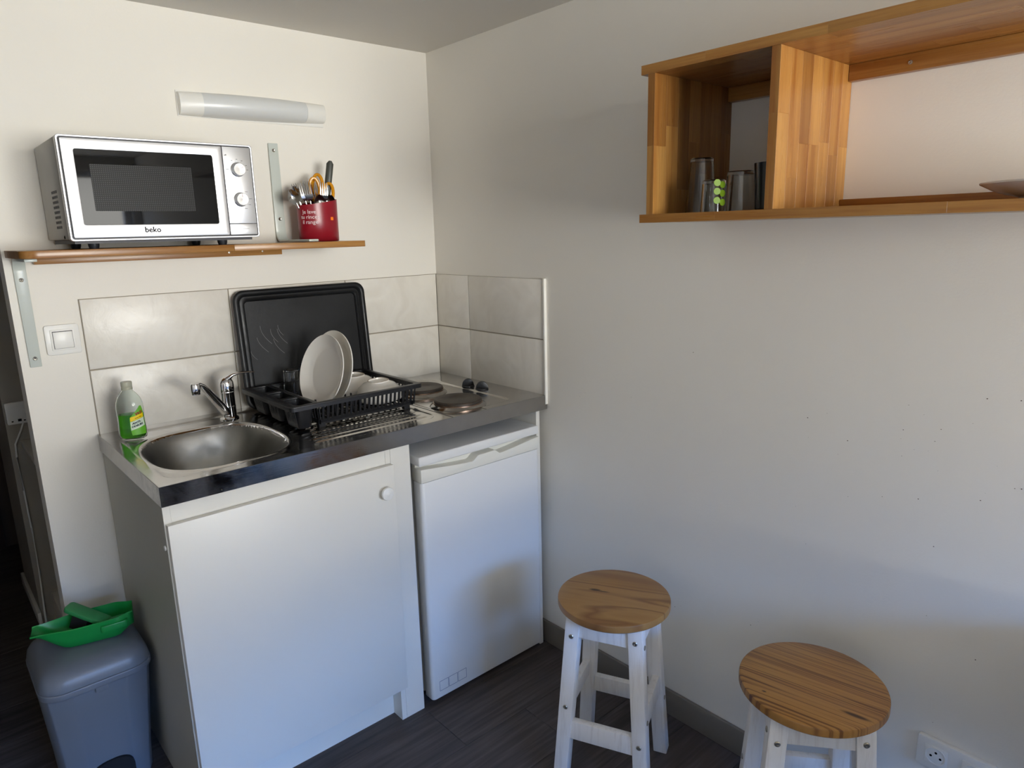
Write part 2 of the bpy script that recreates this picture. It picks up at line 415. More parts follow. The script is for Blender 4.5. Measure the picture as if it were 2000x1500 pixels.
def axis_pts(a, b, h): 
    n = round((b-a)/h); return [a+(b-a)*i/n for i in range(n+1)]
xs = axis_pts(-1.2, -.79, .0045)+axis_pts(-.79, -.43, .006)[1:]+axis_pts(-.43, -.002, .0045)[1:]
ys = axis_pts(-.6, -.002, .0035)
mm = M(); vs = [(x, y, H+top_z(x, y)) for y in ys for x in xs]; nx = len(xs)
fs = [(j*nx+i, j*nx+i+1, (j+1)*nx+i+1, (j+1)*nx+i) for j in range(len(ys)-1) for i in range(nx-1)]
inb = lambda q: all(basin_d(vs[i][0], vs[i][1]) > .004 for i in q)
sheet = M().add(vs, [q for q in fs if not inb(q)]); obj('sheet', sheet, STEEL, ct, recalc=False, ang=60)
used = {}; 
b2 = M(); keep = [q for q in fs if inb(q)]
for q in keep:
    for i in q:
        if i not in used: used[i] = len(b2.v); b2.v.append(vs[i])
b2.f = [tuple(used[i] for i in q) for q in keep]
basin = obj('sink_basin', b2, STEELB, ct, recalc=False, ang=80)
dr = M().lathe([(.0, 0), (.034, 0), (.036, .002), (.03, .003), (.012, .001), (.0, .001)], 32, Matrix.Translation((SX, SY+.02, H-.163)), cap=False)
obj('drain', dr, CHROME, basin, world=True)
ed = M(); e0, e1 = .868, H-.0002
ed.box(-1.2, -.002, -.6015, -.600, e0, e1); ed.box(-1.2015, -1.2, -.6015, -.002, e0, e1)
ed.box(-1.2, -.002, -.600, -.585, e0, e0+.0015); ed.box(-1.2, -1.185, -.6, -.002, e0, e0+.0015)
obj('edge_band', ed, STEELE, ct, bev=.0004, seg=1)
lp = M(); lp.box(-.3915, -.3895, -.600, -.03, H-.0005, H+.0006); lp.box(-.262, -.2608, -.6, -.566, H-.0005, H+.0006)
obj('seam', lp, GROOVE, ct)
for (bx, by, br) in ((-.278, -.478, .077), (-.262, -.245, .077)):
    T = Matrix.Translation((bx, by, H))
    h = obj('hotplate', M().lathe([(br-.003, .004), (br, .008), (br, .015), (br-.004, .0185), (br*.42, .0185), (br*.40, .0175), (.0, .0175)], 56, T), IRON, ct)
    obj('hotplate_rim', M().lathe([(br+.013, -.0035), (br+.010, .000), (br+.004, .003), (br+.001, .006), (br-.001, .006), (br-.003, .002)], 56, T, cap=False), STEELE, h)
    obj('heated_collar', M().lathe([(br+.002, .004), (br+.0022, .009), (br-.001, .0095), (br-.001, .004)], 56, T, cap=False), RUST, h)
for (bx, by) in ((-.098, -.300), (-.093, -.372)):
    T = Matrix.Translation((bx, by, H))
    k = M().lathe([(.023, 0), (.023, .003), (.020, .005), (0, .006)], 32, T)
    half = [(.021*math.cos(PI*i/14), .004+.024*math.sin(PI*i/14)) for i in range(15)]
    k.prism(half, -.006, .006, T @ Matrix.Rotation(-.65, 4, 'Z') @ Ty0)
    obj('control_knob', k, BLACKP, ct, bev=.0008)

# ------------------------------------------------------------------ sink cabinet
cb = thing('sink_cabinet', (-.88, -.3, 0), 'white cabinet under the sink with one large door and a round knob', 'cabinet')
XC0 = -1.197
obj('side_panel', M().box(XC0, XC0+.016, -.583, -.012, 0, .868), SIDE, cb)
obj('side_panel', M().box(-.6175, -.6015, -.583, -.012, 0, .868), MELA, cb, bev=.0006, seg=1)
obj('edge_strip', M().box(XC0, XC0+.016, -.5845, -.583, 0, .868), MELA, cb)
obj('filler_rail', M().box(XC0+.0165, -.618, -.583, -.567, .78, .868), MELA, cb, bev=.0005, seg=1)
obj('filler_post', M().box(-.601, -.537, -.583, -.565, 0, .868), MELA, cb, bev=.0006, seg=1)
obj('bottom_panel', M().box(XC0+.016, -.6175, -.58, -.012, .10, .116), MELA, cb)
obj('back_panel', M().box(XC0+.016, -.6175, -.016, -.012, .116, .74), MELA, cb)
obj('plinth', M().box(XC0+.016, -.6175, -.535, -.519, 0, .10), MELA, cb)
door = obj('door', M().box(-1.1945, -.604, -.6035, -.5865, .117, .822), MELA, cb, bev=.001, seg=2)
T = Matrix.Translation((-.6385, -.6035, .750)) @ Matrix.Rotation(PI/2, 4, 'X')
obj('knob', M().lathe([(.011, 0), (.010, .006), (.012, .010), (.0175, .013), (.019, .017), (.0175, .021), (.013, .0225), (.011, .0225), (.006, .0245), (0, .025)], 40, T), WHITEP, door)
obj('hinge_cap', M().lathe([(.006, 0), (.006, .003), (.0, .0035)], 12, Matrix.Translation((XC0, -.57, .76)) @ Matrix.Rotation(-PI/2, 4, 'Y')), WHITEP, cb)
ep = obj('end_panel', M().box(-.038, -.022, -.585, -.012, 0, .8675), MELA, bev=.0006, seg=1)
tagp(ep, 'thin white upright panel between the small fridge and the right wall', 'panel')

# ------------------------------------------------------------------ fridge
fr = thing('small_fridge', (-.28, -.3, 0), 'small white fridge under the worktop with a wavy cream grip strip', 'fridge')
FX0, FX1, FY = -.515, -.0435, -.602
obj('body', M().box(FX0+.004, FX1-.004, -.545, -.03, .025, .788), WHITEF, fr, bev=.004)
obj('top_board', M().box(FX0-.002, FX1+.002, FY+.002, -.03, .79, .819), WHITEF, fr, bev=.004, seg=3)
dp = rrect(FX0, FX1, FY, -.552, .012, 5)
dr_ = obj('door', M().prism(dp, .022, .7395), WHITEF, fr, bev=.0025)
obj('gasket', M().box(FX0+.01, FX1-.01, -.552, -.545, .03, .785), GASKGREY, fr)
# grip strip: wavy upper edge with a raised central thumb grip
def wave(u):
    a = .782-.020*math.sin(min(u, 1-u)*PI*.95)**1.2 if True else 0
    g = .016*sm((u-.40)/.06)*sm((.64-u)/.05)
    return a+g
n = 60; pf = []
for i in range(n+1):
    u = i/n; pf.append((FX0+(FX1-FX0)*u, wave(u)))
def bow(u): return 0
outline = [(FX0, .741)]+[(FX1, .741)]+[p for p in reversed(pf)]
Ty = Matrix(((1, 0, 0, 0), (0, 0, 1, 0), (0, 1, 0, 0), (0, 0, 0, 1)))
obj('grip_strip', M().prism(outline, FY-.0015, -.552, Ty), CREAM, dr_, bev=.0015)
obj('grip_recess', M().box(FX0+.003, FX1-.003, FY+.034, -.553, .742, .7885), CREAM, dr_)
for i in range(3):
    x = FX0+.026+i*.036
    q = M(); ring(q, rrect(x, x+.034, .045, .079, .0005, 1), rrect(x+.001, x+.033, .046, .078, .0005, 1), FY-.0006, FY+.001, Ty)
    obj('badge_square', q, flat('badge_line', lin(120, 128, 150), .5), dr_)
for x in (FX0+.03, FX1-.03):
    obj('foot', M().lathe([(.012, 0), (.014, .004), (.008, .012), (.008, .03)], 16, Matrix.Translation((x, -.53, 0))), BLACKP, fr)

# ------------------------------------------------------------------ microwave and its shelf
def stave_board(name, parent, x0, x1, y0, y1, z0, z1, axis, rows_axis, rw, lmin, lmax, bev=.0008, seed=1, corner=None):
    """a glued board: dark core part with each beech stave its own sub-part"""
    rnd = random.Random(seed); lo = [x0, y0, z0]; hi = [x1, y1, z1]
    core = obj(name, M().box(x0+.0006, x1-.0006, y0+.0006, y1-.0006, z0+.0006, z1-.0006), BEECH[axis], parent)
    n = max(1, round((hi[rows_axis]-lo[rows_axis])/rw)); w_ = (hi[rows_axis]-lo[rows_axis])/n
    for r_ in range(n):
        p = lo[axis]; first = rnd.uniform(.3, 1)
        while p < hi[axis]-1e-6:
            L = rnd.uniform(lmin, lmax)*first; first = 1; q = min(p+L, hi[axis])
            if hi[axis]-q < lmin*.5: q = hi[axis]
            a, b = list(lo), list(hi); a[axis] = p; b[axis] = q
            a[rows_axis] = lo[rows_axis]+r_*w_; b[rows_axis] = a[rows_axis]+w_
            o = obj('stave', M().box(a[0], b[0], a[1], b[1], a[2], b[2]), BEECH[axis], core, bev=.00025 if not bev else .0003, seg=1)
            p = q
    return core
ms = thing('microwave_shelf', (-.9, -.14, 1.415), 'narrow varnished beech shelf carrying the microwave', 'shelf')
sb = M(); c = []
for cx, cy, a0 in ((-1.342+.035, -.28+.035, PI), ):
    c += [(cx+.035*math.cos(a0+PI/2*i/8), cy+.035*math.sin(a0+PI/2*i/8)) for i in range(9)]
sb.prism(c+[(-.462, -.28), (-.455, -.273), (-.455, -.233), (-1.342, -.233)], 1.4155, 1.4335)
obj('front_stave', M().prism(c+[(-.86, -.28), (-.86, -.233), (-1.342, -.233)], 1.4155, 1.4335), BEECH[0], ms, bev=.0015)
obj('front_stave', M().prism([(-.86, -.28), (-.462, -.28), (-.455, -.273), (-.455, -.233), (-.86, -.233)], 1.4155, 1.4335), BEECH[0], ms, bev=.0012)
for k in range(5):
    y0 = -.2325+k*.0462; cuts = sorted([-1.342, -.455]+[random.uniform(-1.2, -.6) for _ in range(2)])
    for a_, b_ in zip(cuts, cuts[1:]):
        obj('stave', M().box(a_, b_, y0, min(y0+.046, -.001), 1.4155, 1.4335), BEECH[0], ms, bev=.0003, seg=1)
obj('wall_batten', M().box(-1.285, -.615, -.022, -.001, 1.396, 1.4153), BEECH[0], ms, bev=.0008)
for x in (-.783, -.679): obj('screw', M().lathe([(.003, 0), (.003, .001), (0, .0012)], 10, Matrix.Translation((x, -.022, 1.408)) @ Matrix.Rotation(PI/2, 4, 'X')), SCREW, ms)

def bracket(name, x0, x1, zw, zs, up, depth, label):
    """L-shaped pressed-steel bracket with a curved inner corner; up=+1 stands on the shelf, -1 hangs below it"""
    t = thing(name, ((x0+x1)/2, 0, zs), label, 'bracket', 'shelf brackets')
    path = []; n_ = 10; rr = .030
    path.append((-.0045, zw))
    for i in range(n_+1):
        a = PI/2*i/n_; path.append((-.0045-rr+rr*math.cos(a), zs+up*(.0045+rr)-up*rr*math.sin(a)))
    path.append((-depth, zs+up*.0045))
    w0 = x1-x0; m_ = M(); loops = []
    for i, (yy, zz) in enumerate(path):
        p0 = path[max(i-1, 0)]; p1 = path[min(i+1, len(path)-1)]
        d = Vector((p1[0]-p0[0], p1[1]-p0[1])).normalized(); nrm = Vector((-d[1], d[0]))
        th = .0035; wd = w0/2*(1 if i > 0 and i < len(path)-1 else .93)
        xc = (x0+x1)/2
        loops.append([(xc-wd, yy+nrm[0]*th, zz+nrm[1]*th), (xc+wd, yy+nrm[0]*th, zz+nrm[1]*th), (xc+wd, yy-nrm[0]*th, zz-nrm[1]*th), (xc-wd, yy-nrm[0]*th, zz-nrm[1]*th)])
    obj('arm', m_.loft(loops), BRKT, t, bev=.0015)
    L = abs(zw-zs)
    for f in (.07, .76) if up > 0 else (.20, .92):
        zz = zw-up*L*f if up > 0 else zs-L*f
        obj('screw', M().lathe([(.0052, 0), (.0052, .001), (.0035, .0022), (.001, .0018), (0, .001)], 14, Matrix.Translation(((x0+x1)/2, -.0078, zz)) @ Matrix.Rotation(PI/2, 4, 'X')), SCREW, t)
    return t
bracket('shelf_bracket', -.622, -.589, 1.738, 1.4337, 1, .235, 'pale grey metal bracket standing upright on the shelf beside the red cutlery cup')
bracket('shelf_bracket', -1.331, -1.303, 1.128, 1.4153, -1, .225, 'pale grey metal bracket under the left end of the microwave shelf')

mw = thing('microwave', (-1.02, -.17, 1.434), 'silver microwave oven with black window and two round dials', 'microwave')
MX0, MX1, MY, MZ0, MZ1 = -1.243, -.796, -.308, 1.452, 1.690
bd = obj('housing', M().box(MX0+.001, MX1-.001, MY+.02, -.012, MZ0+.004, MZ1-.002), SILVB, mw, bev=.003)
vh = M()
for i in range(5):
    for j in range(8):
        y = -.222+i*.0145*1.0; z = 1.483+j*.0118
        vh.box(MX0+.0002, MX0+.002, y, y+.0085, z, z+.0062)
obj('vent_hole', vh, GROOVE, bd, kind='stuff')
obj('screw', M().lathe([(.004, 0), (.004, .001), (0, .002)], 10, Matrix.Translation((MX0+.001, -.235, 1.462)) @ Matrix.Rotation(-PI/2, 4, 'Y')), BLACK, bd)
ff = M(); ring(ff, rrect(MX0, MX1, MZ0, MZ1, .007, 5), rrect(MX0+.0045, MX1-.0045, MZ0+.0045, MZ1-.0045, .005, 5), MY+.002, MY+.022, Ty); obj('front_frame', ff, SILV, mw, bev=.001)
obj('front_groove', M().prism(rrect(MX0+.003, MX1-.003, MZ0+.003, MZ1-.003, .005, 5), MY+.006, MY+.021, Ty), GROOVE, mw)
DX = -.8765
dm = M(); ring(dm, rrect(MX0+.0075, DX-.001, MZ0+.0075, MZ1-.0075, .003, 6), rrect(-1.2115, -.902, 1.4885, 1.6595, .005, 6), MY-.001, MY+.008, Ty)
mdoor = obj('door', dm, SILV, mw, bev=.0008)
obj('window', M().prism(rrect(-1.2122, -.9013, 1.4878, 1.6602, .005, 6), MY+.0012, MY+.007, Ty), MWGLASS, mdoor)
obj('screen', M().prism(rrect(-1.183, -.957, 1.5205, 1.627, .002, 3), MY+.0006, MY+.0014, Ty), SCREEN, mdoor)
vs_, fs_ = text_mesh('beko', .0185, .0006, bold=.0005)
lg = M().add([(x-1.065, MY-.0014-z, y+1.4755) for x, y, z in vs_], fs_); lg.box(-1.077, -1.052, MY-.0014, MY-.001, 1.4665, 1.4673)
lg.v = [(x, y, z+((x+1.065)*.12 if z < 1.468 else 0)) for x, y, z in lg.v]
obj('lettering', lg, BLACK, mdoor, recalc=False)
cp = obj('control_panel', M().box(DX+.001, MX1-.0075, MY-.001, MY+.008, 1.4885, MZ1-.0075), SILV, mw, bev=.0008)
bt = obj('door_button', M().box(DX+.001, MX1-.0075, MY-.001, MY+.008, MZ0+.0075, 1.4872), SILV, mw, bev=.0008)
obj('button_mark', M().box(-.853, -.825, MY-.0014, MY-.001, 1.4745, 1.4752).box(-.849, -.825, MY-.0014, MY-.001, 1.4735, 1.4738), GREYINK, bt)
DIAL = flat('dial_metal', (.74, .74, .74, 1), .22, .9)
for i, (kx, kz) in enumerate(((-.8405, 1.626), (-.8405, 1.550))):
    T = Matrix.Translation((kx, MY-.001, kz)) @ Matrix.Rotation(PI/2, 4, 'X')
    d_ = obj('dial', M().lathe([(.0185, 0), (.0185, .002), (.0165, .003), (.0165, .009), (.0158, .010), (.0158, .0145), (.0148, .0165), (.0140, .0165), (.0, .0160)], 48, T), DIAL, cp)
    obj('pointer', M().box(-.0007, .0007, .006, .0135, .0163, .0170, T @ Matrix.Rotation((-.95 if i == 0 else 0), 4, 'Z')), WHITEINK, d_)
    mk = M()
    for k in range(12):
        a = math.radians(200-k*(20 if i == 0 else 25)+(0 if i == 0 else -10)); 
        mk.prism([(kx+.0215*math.cos(a)+.0007*math.cos(b), kz+.0215*math.sin(a)+.0007*math.sin(b)) for b in (0, 1.57, 3.14, 4.71)], MY-.0013, MY-.001, Ty)
    if i == 0:
        for a, lb in ((180, '......'), (120, 'o'), (90, 'oo'), (60, 'oo'), (25, 'oo'), (0, 'oo')):
            a = math.radians(a); mk.box(kx+.026*math.cos(a)-.0016*len(lb)**.5, kx+.026*math.cos(a)+.0016*len(lb)**.5, MY-.0013, MY-.001, kz+.026*math.sin(a)-.0005, kz+.026*math.sin(a)+.0009)
    else:
        for a in (50, 5, -30, -62, -110):
            a = math.radians(a); mk.box(kx+.0265*math.cos(a)-.0035, kx+.0265*math.cos(a)+.0035, MY-.0013, MY-.001, kz+.026*math.sin(a)-.0006, kz+.026*math.sin(a)+.0006)
    obj('dial_marks', mk, GREYINK, cp)
sym = M(); sym.prism([(-.873, 1.6605), (-.866, 1.6605), (-.866, 1.6645)], MY-.0013, MY-.001, Ty)
ring(sym, [(-.8685+.0027*math.cos(t), 1.580+.0027*math.sin(t)) for t in [i*PI/8 for i in range(16)]], [(-.8685+.0021*math.cos(t), 1.580+.0021*math.sin(t)) for t in [i*PI/8 for i in range(16)]], MY-.0013, MY-.001, Ty)
obj('symbols', sym, GREYINK, cp, kind='stuff')
obj('base_plate', M().box(MX0+.012, MX1-.012, MY+.03, -.02, MZ0-.006, MZ0+.005), GROOVE, mw)
for x in (-1.19, -.885):
    for y in (-.265, -.05):
        obj('foot', M().lathe([(.010, 1.4337), (.012, 1.440), (.013, 1.449)], 16, Matrix.Translation((x, y, 0))), BLACKP, mw)

# wall lamp
wl = thing('wall_lamp', (-.653, 0, 1.832), 'long curved white wall lamp with frosted diffuser above the microwave', 'lamp')
def lamp_loop(u):
    x = -.876+(.876-.428)*u; k = 1-(2*u-1)**2
    d = .028+.030*k; z0 = 1.799+.010*u-.004*k; z1 = 1.862+.004*u+.004*k; zc = (z0+z1)/2; hh = (z1-z0)/2
    return [(x, 0, z0)]+[(x, -.004-d*math.sin(t)**.6, zc-hh*math.cos(t)) for t in [PI*i/14 for i in range(0, 15)]]+[(x, 0, z1)]
def lamp_part(name, u0, u1, mat, par, inset=0):
    L = [lamp_loop(u0+(u1-u0)*i/12) for i in range(13)]
    if inset: L = [[(x, y*(1-inset), z) for x, y, z in l] for l in L]
    return obj(name, M().loft(L), mat, par, ang=40)
lamp_part('end_cap', 0, .135, WHITEP, wl); lamp_part('diffuser', .135, .845, DIFF, wl, .03); lamp_part('end_cap', .845, 1, WHITEP, wl)
obj('back_plate', M().box(-.878, -.426, -.004, 0, 1.797, 1.868), WHITEP, wl, bev=.001)

# light switch, sockets
sw = thing('light_switch', (-1.247, 0, 1.194), 'square white light switch beside the tiles', 'switch')
obj('plate', M().prism(rrect(-1.2875, -1.2065, 1.1535, 1.2345, .007, 5), -.009, 0, Ty), WHITEP, sw, bev=.002)
obj('inner_frame', M().prism(rrect(-1.2755, -1.2185, 1.1655, 1.2225, .002, 2), -.0115, -.008, Ty), WHITEP, sw, bev=.0008)
obj('gap_line', M().box(-1.2705, -1.2235, -.0118, -.0112, 1.1705, 1.2175), GROOVE, sw)
obj('rocker', M().box(-1.2695, -1.2245, -.015, -.0112, 1.1713, 1.2158), WHITEP, sw, bev=.0012)
def socket(name, px, label, W_=.15):
    pass
so = thing('wall_socket', (-.006, -1.862, .292), 'white double wall socket low on the right wall beyond the stools', 'socket')
TX = Matrix(((0, 0, -1, 0), (1, 0, 0, 0), (0, 1, 0, 0), (0, 0, 0, 1)))      # (a,b,h)->(x=-h, y=a, z=b)
obj('plate', M().prism(rrect(-1.937, -1.787, .2555, .3305, .007, 5), 0, .012, TX), WHITEP, so, bev=.0025)
for yc in (-1.826, -1.898):
    io = obj('socket_insert', M().prism(rrect(yc-.0225, yc+.0225, .2705, .3155, .002, 2), .0115, .0135, TX), WHITEP, so, bev=.0005)
    q = M(); cc = lambda r_: [(yc+r_*math.cos(i*PI/16), .293+r_*math.sin(i*PI/16)) for i in range(32)]
    ring(q, cc(.0205), cc(.0185), .0130, .0148, TX); obj('rim', q, WHITEP, io)
    for (dy, dz) in ((.0095, -.002), (-.0095, -.002), (0, .0085)):
        obj('pin_hole', M().lathe([(.0027, 0), (.0027, .0003)], 12, Matrix.Translation((-.0136, yc+dy, .293+dz)) @ Matrix.Rotation(-PI/2, 4, 'Y')), BLACK, io)
hs = thing('wall_socket', (-1.30, .85, .846), 'white socket plate in the dark recess left of the kitchenette', 'socket')
obj('plate', M().prism(rrect(-1.338, -1.262, .806, .887, .005, 4), .833, .852, Ty), WHITEP, hs, bev=.002)
for x in (-1.325, -1.305, -1.288): obj('vent_slot', M().box(x, x+.006 if x != -1.305 else x+.011, .8325, .834, .815, .819 if x != -1.305 else .824), BLACK, hs)
ca = M().tube([(-1.290, .846, .806), (-1.300, .846, .78), (-1.325, .846, .73), (-1.328, .846, .68), (-1.326, .846, .55), (-1.324, .845, .4), (-1.325, .845, .2), (-1.332, .84, .06), (-1.335, .82, .008)], .0032, 8)
tagp(obj('power_cable', ca, WHITEP), 'thin pale cable hanging down from the recessed socket plate', 'cable')
rs = thing('recess_shelf', (-.7, .55, 0), 'plain pale board unit half hidden in the recess behind the back wall', 'shelf')
obj('top_board', M().box(-1.308, -.3, .16, .850, .720, .739), MELA, rs, bev=.001)
obj('lower_board', M().box(-1.300, -.3, .40, .850, .0, .12), MELA, rs, bev=.001)
obj('upright', M().box(-.6, -.58, .30, .850, .12, .720), MELA, rs, bev=.001)

# ------------------------------------------------------------------ right-hand beech wall shelf
ws = thing('wall_shelf_unit', (-.15, -1.75, 1.461), 'long open beech wall shelf unit with a small left compartment', 'shelf')
SYR = -2.35
stave_board('bottom_board', ws, -.30, -.001, SYR, -1.211, 1.4605, 1.4785, 1, 0, .043, .22, .55, seed=3)
stave_board('top_board', ws, -.30, -.001, SYR, -1.211, 1.7675, 1.7865, 1, 0, .043, .22, .55, seed=4)
stave_board('side_panel', ws, -.30, -.001, -1.2475, -1.2295, 1.4787, 1.7673, 2, 0, .043, .12, .22, seed=5)
stave_board('divider', ws, -.30, -.001, -1.527, -1.509, 1.4787, 1.7673, 2, 0, .043, .12, .22, seed=6)
obj('upper_batten', M().box(-.020, -.001, -1.508, -1.2485, 1.735, 1.767), BEECH[1], ws, bev=.0006)
obj('upper_batten', M().box(-.020, -.001, SYR, -1.528, 1.735, 1.767), BEECH[1], ws, bev=.0006)
obj('lower_batten', M().box(-.020, -.001, SYR, -1.528, 1.479, 1.4985), BEECH[1], ws, bev=.0006)
obj('screw', M().lathe([(.0042, 0), (.0042, .001), (.0025, .0015), (.001, .0005)], 14, Matrix.Translation((-.020, -1.645, 1.751)) @ Matrix.Rotation(-PI/2, 4, 'Y')), SCREW, ws)

def tumbler(name, x, y, z, r0, r1, h, label, mat=GLASS, flip=True, th=.0022, cat='glass', group='glasses on the wall shelf', n=40):
    """r0 base radius, r1 mouth radius; flip=True stands it on its mouth"""
    prof = [(0, 0), (r0*.9, 0), (r0, .002), (r1, h), (r1-th*.5, h+.0006), (r1-th, h), (r0-th, .008), (0, .007)]
    if flip: prof = [(r_, h-z_) for r_, z_ in prof]
    t = thing(name, (x, y, z), label, cat, group)
    obj('wall', M().lathe(prof, n, Matrix.Translation((x, y, z)), cap=False), mat, t)
    return t
ZS = 1.4788
tumbler('glass', -.185, -1.292, ZS, .0245, .034, .118, 'tallest clear glass, upside down, leftmost in the wall shelf compartment')
gd = tumbler('glass', -.262, -1.374, ZS, .0235, .0265, .064, 'small clear glass with lime green dots in the wall shelf compartment')
tumbler('glass', -.200, -1.398, ZS, .028, .035, .082, 'medium clear glass, upside down, between the dotted glass and the black cup')
tumbler('cup', -.205, -1.466, ZS, .026, .031, .093, 'black cup partly hidden behind the shelf divider', BLKCUP, False, .003, 'cup')
for zz in (.018, .036, .053):
    for a in (-2.32, -1.86):
        rr = .0245+.002*(.064-zz)/.064+.0012; cxx, cyy = -.262+rr*math.cos(a), -1.374+rr*math.sin(a)
        T = Matrix.Translation((cxx, cyy, ZS+zz+(.004 if a < -2 else 0))) @ Matrix.Rotation(a, 4, 'Z') @ Matrix.Rotation(PI/2, 4, 'Y')
        obj('dot', M().lathe([(.0072, -.0002), (.0068, .0004), (0, .0005)], 14, T), LIME, gd)
def plate_prof(R, h, th=.0035, foot=.55):
    return [(0, .003), (R*foot*.94, .003), (R*foot*.97, 0), (R*foot, 0), (R*foot*1.03, .004), (R*.80, h*.45), (R, h-.001), (R*1.004, h+.001), (R*.995, h+.002), (R*.80, h*.45+th), (R*foot*1.1, .004+th), (R*foot, .003+th), (0, .003+th)]
t = thing('plate', (-.155, -1.955, ZS), 'white plate lying at the right end of the wall shelf', 'plate')
obj('dish', M().lathe(plate_prof(.128, .027), 64, Matrix.Translation((-.155, -1.955, ZS)), cap=False), CERAM, t)

# ------------------------------------------------------------------ cutlery cup
CX, CY, RX, RY = -.520, -.100, .064, .050
cc = thing('cutlery_cup', (CX, CY, 1.4337), 'red oval plastic cup with white handwriting holding the cutlery', 'cup')
def cup_top(a): return 1.555+.010*math.cos(a-.2)
lo, li = [], []
nA = 56
def el(r_, z_, slant=False): return [(CX+(RX+r_)*math.cos(2*PI*i/nA), CY+(RY+r_)*math.sin(2*PI*i/nA), (cup_top(2*PI*i/nA) if slant else z_)) for i in range(nA)]
obj('vessel', M().loft([el(-.003, 1.4339), el(0, 1.436), el(.0005, 1.5), el(.001, 0, True), el(-.0015, 0, True), el(-.0025, 1.5), el(-.003, 1.438)], cap=True), CUPRED, cc, ang=60)
def on_cup(vs_, a0, z0, off):
    out = []
    for x, y, z in vs_:
        a = a0+x/.058; out.append((CX+(RX+off+z)*math.cos(a), CY+(RY+off+z)*math.sin(a), z0+y))
    return out
wr_ = M()
for k, (tx, dx) in enumerate((('Je lave', 0), ('tu rinces', .001), ('il range', .001))):
    v_, f_ = text_mesh(tx, .0165, .0004, bold=.0001); wr_.add(on_cup([(x+dx, y, z) for x, y, z in v_], math.radians(224), 1.524-k*.0155, .0012), f_)
obj('lettering', wr_, WHITEINK, cc, recalc=False)
stk = M().prism(rrect(-.005, .005, -.005, .005, .0015, 3), 0, .0004); stk.v = on_cup(stk.v, math.radians(292), 1.503, .0012)
obj('price_sticker', stk, ORANGE, cc, label='small orange price sticker')

def fork_mesh():
    m_ = M(); h_ = [(0, 0), (.04, .001), (.09, .000), (.125, .003)]
    m_.tube([(0, 0, 0), (0, 0, .05), (0, 0, .10), (0, -.001, .128)], [(.0065, .0012), (.005, .0012), (.0028, .0015), (.0030, .0014)], 8, up=(0, 1, 0))
    # shoulders
    m_.loft([[(-w_, -.001-d, z_), (w_, -.001-d, z_), (w_, .0008-d, z_), (-w_, .0008-d, z_)] for w_, z_, d in ((.003, .127, 0), (.008, .133, .002), (.0118, .142, .004), (.0122, .150, .005))])
    for i in range(4):
        x = -.0098+i*.0065
        m_.loft([[(x-w_, -.001-d, z_), (x+w_, -.001-d, z_), (x+w_, .0006-d, z_), (x-w_, .0006-d, z_)] for w_, z_, d in ((.0017, .149, .005), (.0015, .170, .004), (.0012, .186, .001), (.0004, .192, -.0005))])
    return m_
def spoon_mesh():
    m_ = M(); m_.tube([(0, 0, 0), (0, 0, .06), (0, 0, .11), (0, -.001, .135)], [(.0065, .0012), (.005, .0012), (.0028, .0016), (.0032, .0016)], 8, up=(0, 1, 0))
    n_ = 14; L = []
    for j in range(11):
        v = j/10; zc = .132+.052*v; wd = .0175*math.sin(PI*(.06+.90*v)**.85)**.8
        top = [(-wd+2*wd*i/n_, .004*math.sin(PI*v)*(math.cos(PI*(i/n_-.5))) * 2.0, zc) for i in range(n_+1)]
        bot = [(x, y+.0011, z) for x, y, z in reversed(top)]; L.append(top+bot)
    m_.loft(L); return m_
def knife_mesh(blade=False):
    m_ = M(); m_.loft([[(-w_, -.0018, z_), (w_, -.0018, z_), (w_, .0018, z_), (-w_, .0018, z_)] for w_, z_ in ((.004, 0), (.005, .09), (.006, .10))])
    return m_
def handle_mesh(w0, L0, L1):
    return M().tube([(0, 0, L0), (0, 0, (L0+L1)/2), (.001, 0, L1-.01), (.0015, 0, L1)], [(w0*.6, .003), (w0, .0045), (w0, .0045), (w0*.4, .003)], 12, up=(0, 1, 0))
protos = {}
def put(kind, a_off, tilt_x, tilt_y, rz, zoff, label, group):
    """stand a piece in the cup: base at the cup floor, leaning"""
    loc = Vector((CX+a_off[0], CY+a_off[1], 1.4395+zoff))
    if kind not in protos:
        if kind == 'fork': o = obj('fork', fork_mesh(), CUTL, world=False, ang=50)
        elif kind == 'spoon': o = obj('spoon', spoon_mesh(), CUTL, world=False, ang=60)
        elif kind == 'amber':
            o = bpy.data.objects.new('knife', None); COL.objects.link(o)
            obj('blade', knife_mesh(), CUTL, o, world=False); 
            lp_ = M(); P_ = [(.015*math.sin(t), 0, .138-.034*math.cos(t)) for t in [2*PI*i/22 for i in range(22)]]
            lp_.tube([(0, 0, .10)]+P_[1:-1]+[(0, 0, .10)], .0052, 10, up=(0, 1, 0)); obj('handle', lp_, YELH, o, world=False)
        elif kind == 'redknife':
            o = bpy.data.objects.new('knife', None); COL.objects.link(o); obj('blade', knife_mesh(), CUTL, o, world=False); obj('handle', handle_mesh(.008, .095, .165), REDH, o, world=False)
        elif kind == 'darkknife':
            o = bpy.data.objects.new('knife', None); COL.objects.link(o)
            obj('blade', knife_mesh(), CUTL, o, world=False); obj('handle', handle_mesh(.011, .095, .262), DKH, o, world=False)
        protos[kind] = o
    else: o = dup(protos[kind])
    o.location = loc; o.rotation_euler = (tilt_x, tilt_y, rz)
    if zoff < 0: o.location[2] = 1.4395; o.scale = (1, 1, (.188+zoff)/.188)
    cat = 'spoon' if kind == 'spoon' else ('fork' if kind == 'fork' else 'knife')
    tagp(o, label, cat, group)
FG, SG, KG = 'forks in the red cup', 'spoons in the red cup', 'knives in the red cup'
put('fork', (.012, -.014), .10, .04, -.35, -.016, 'steel fork standing at the front of the red cup, tines up', FG)
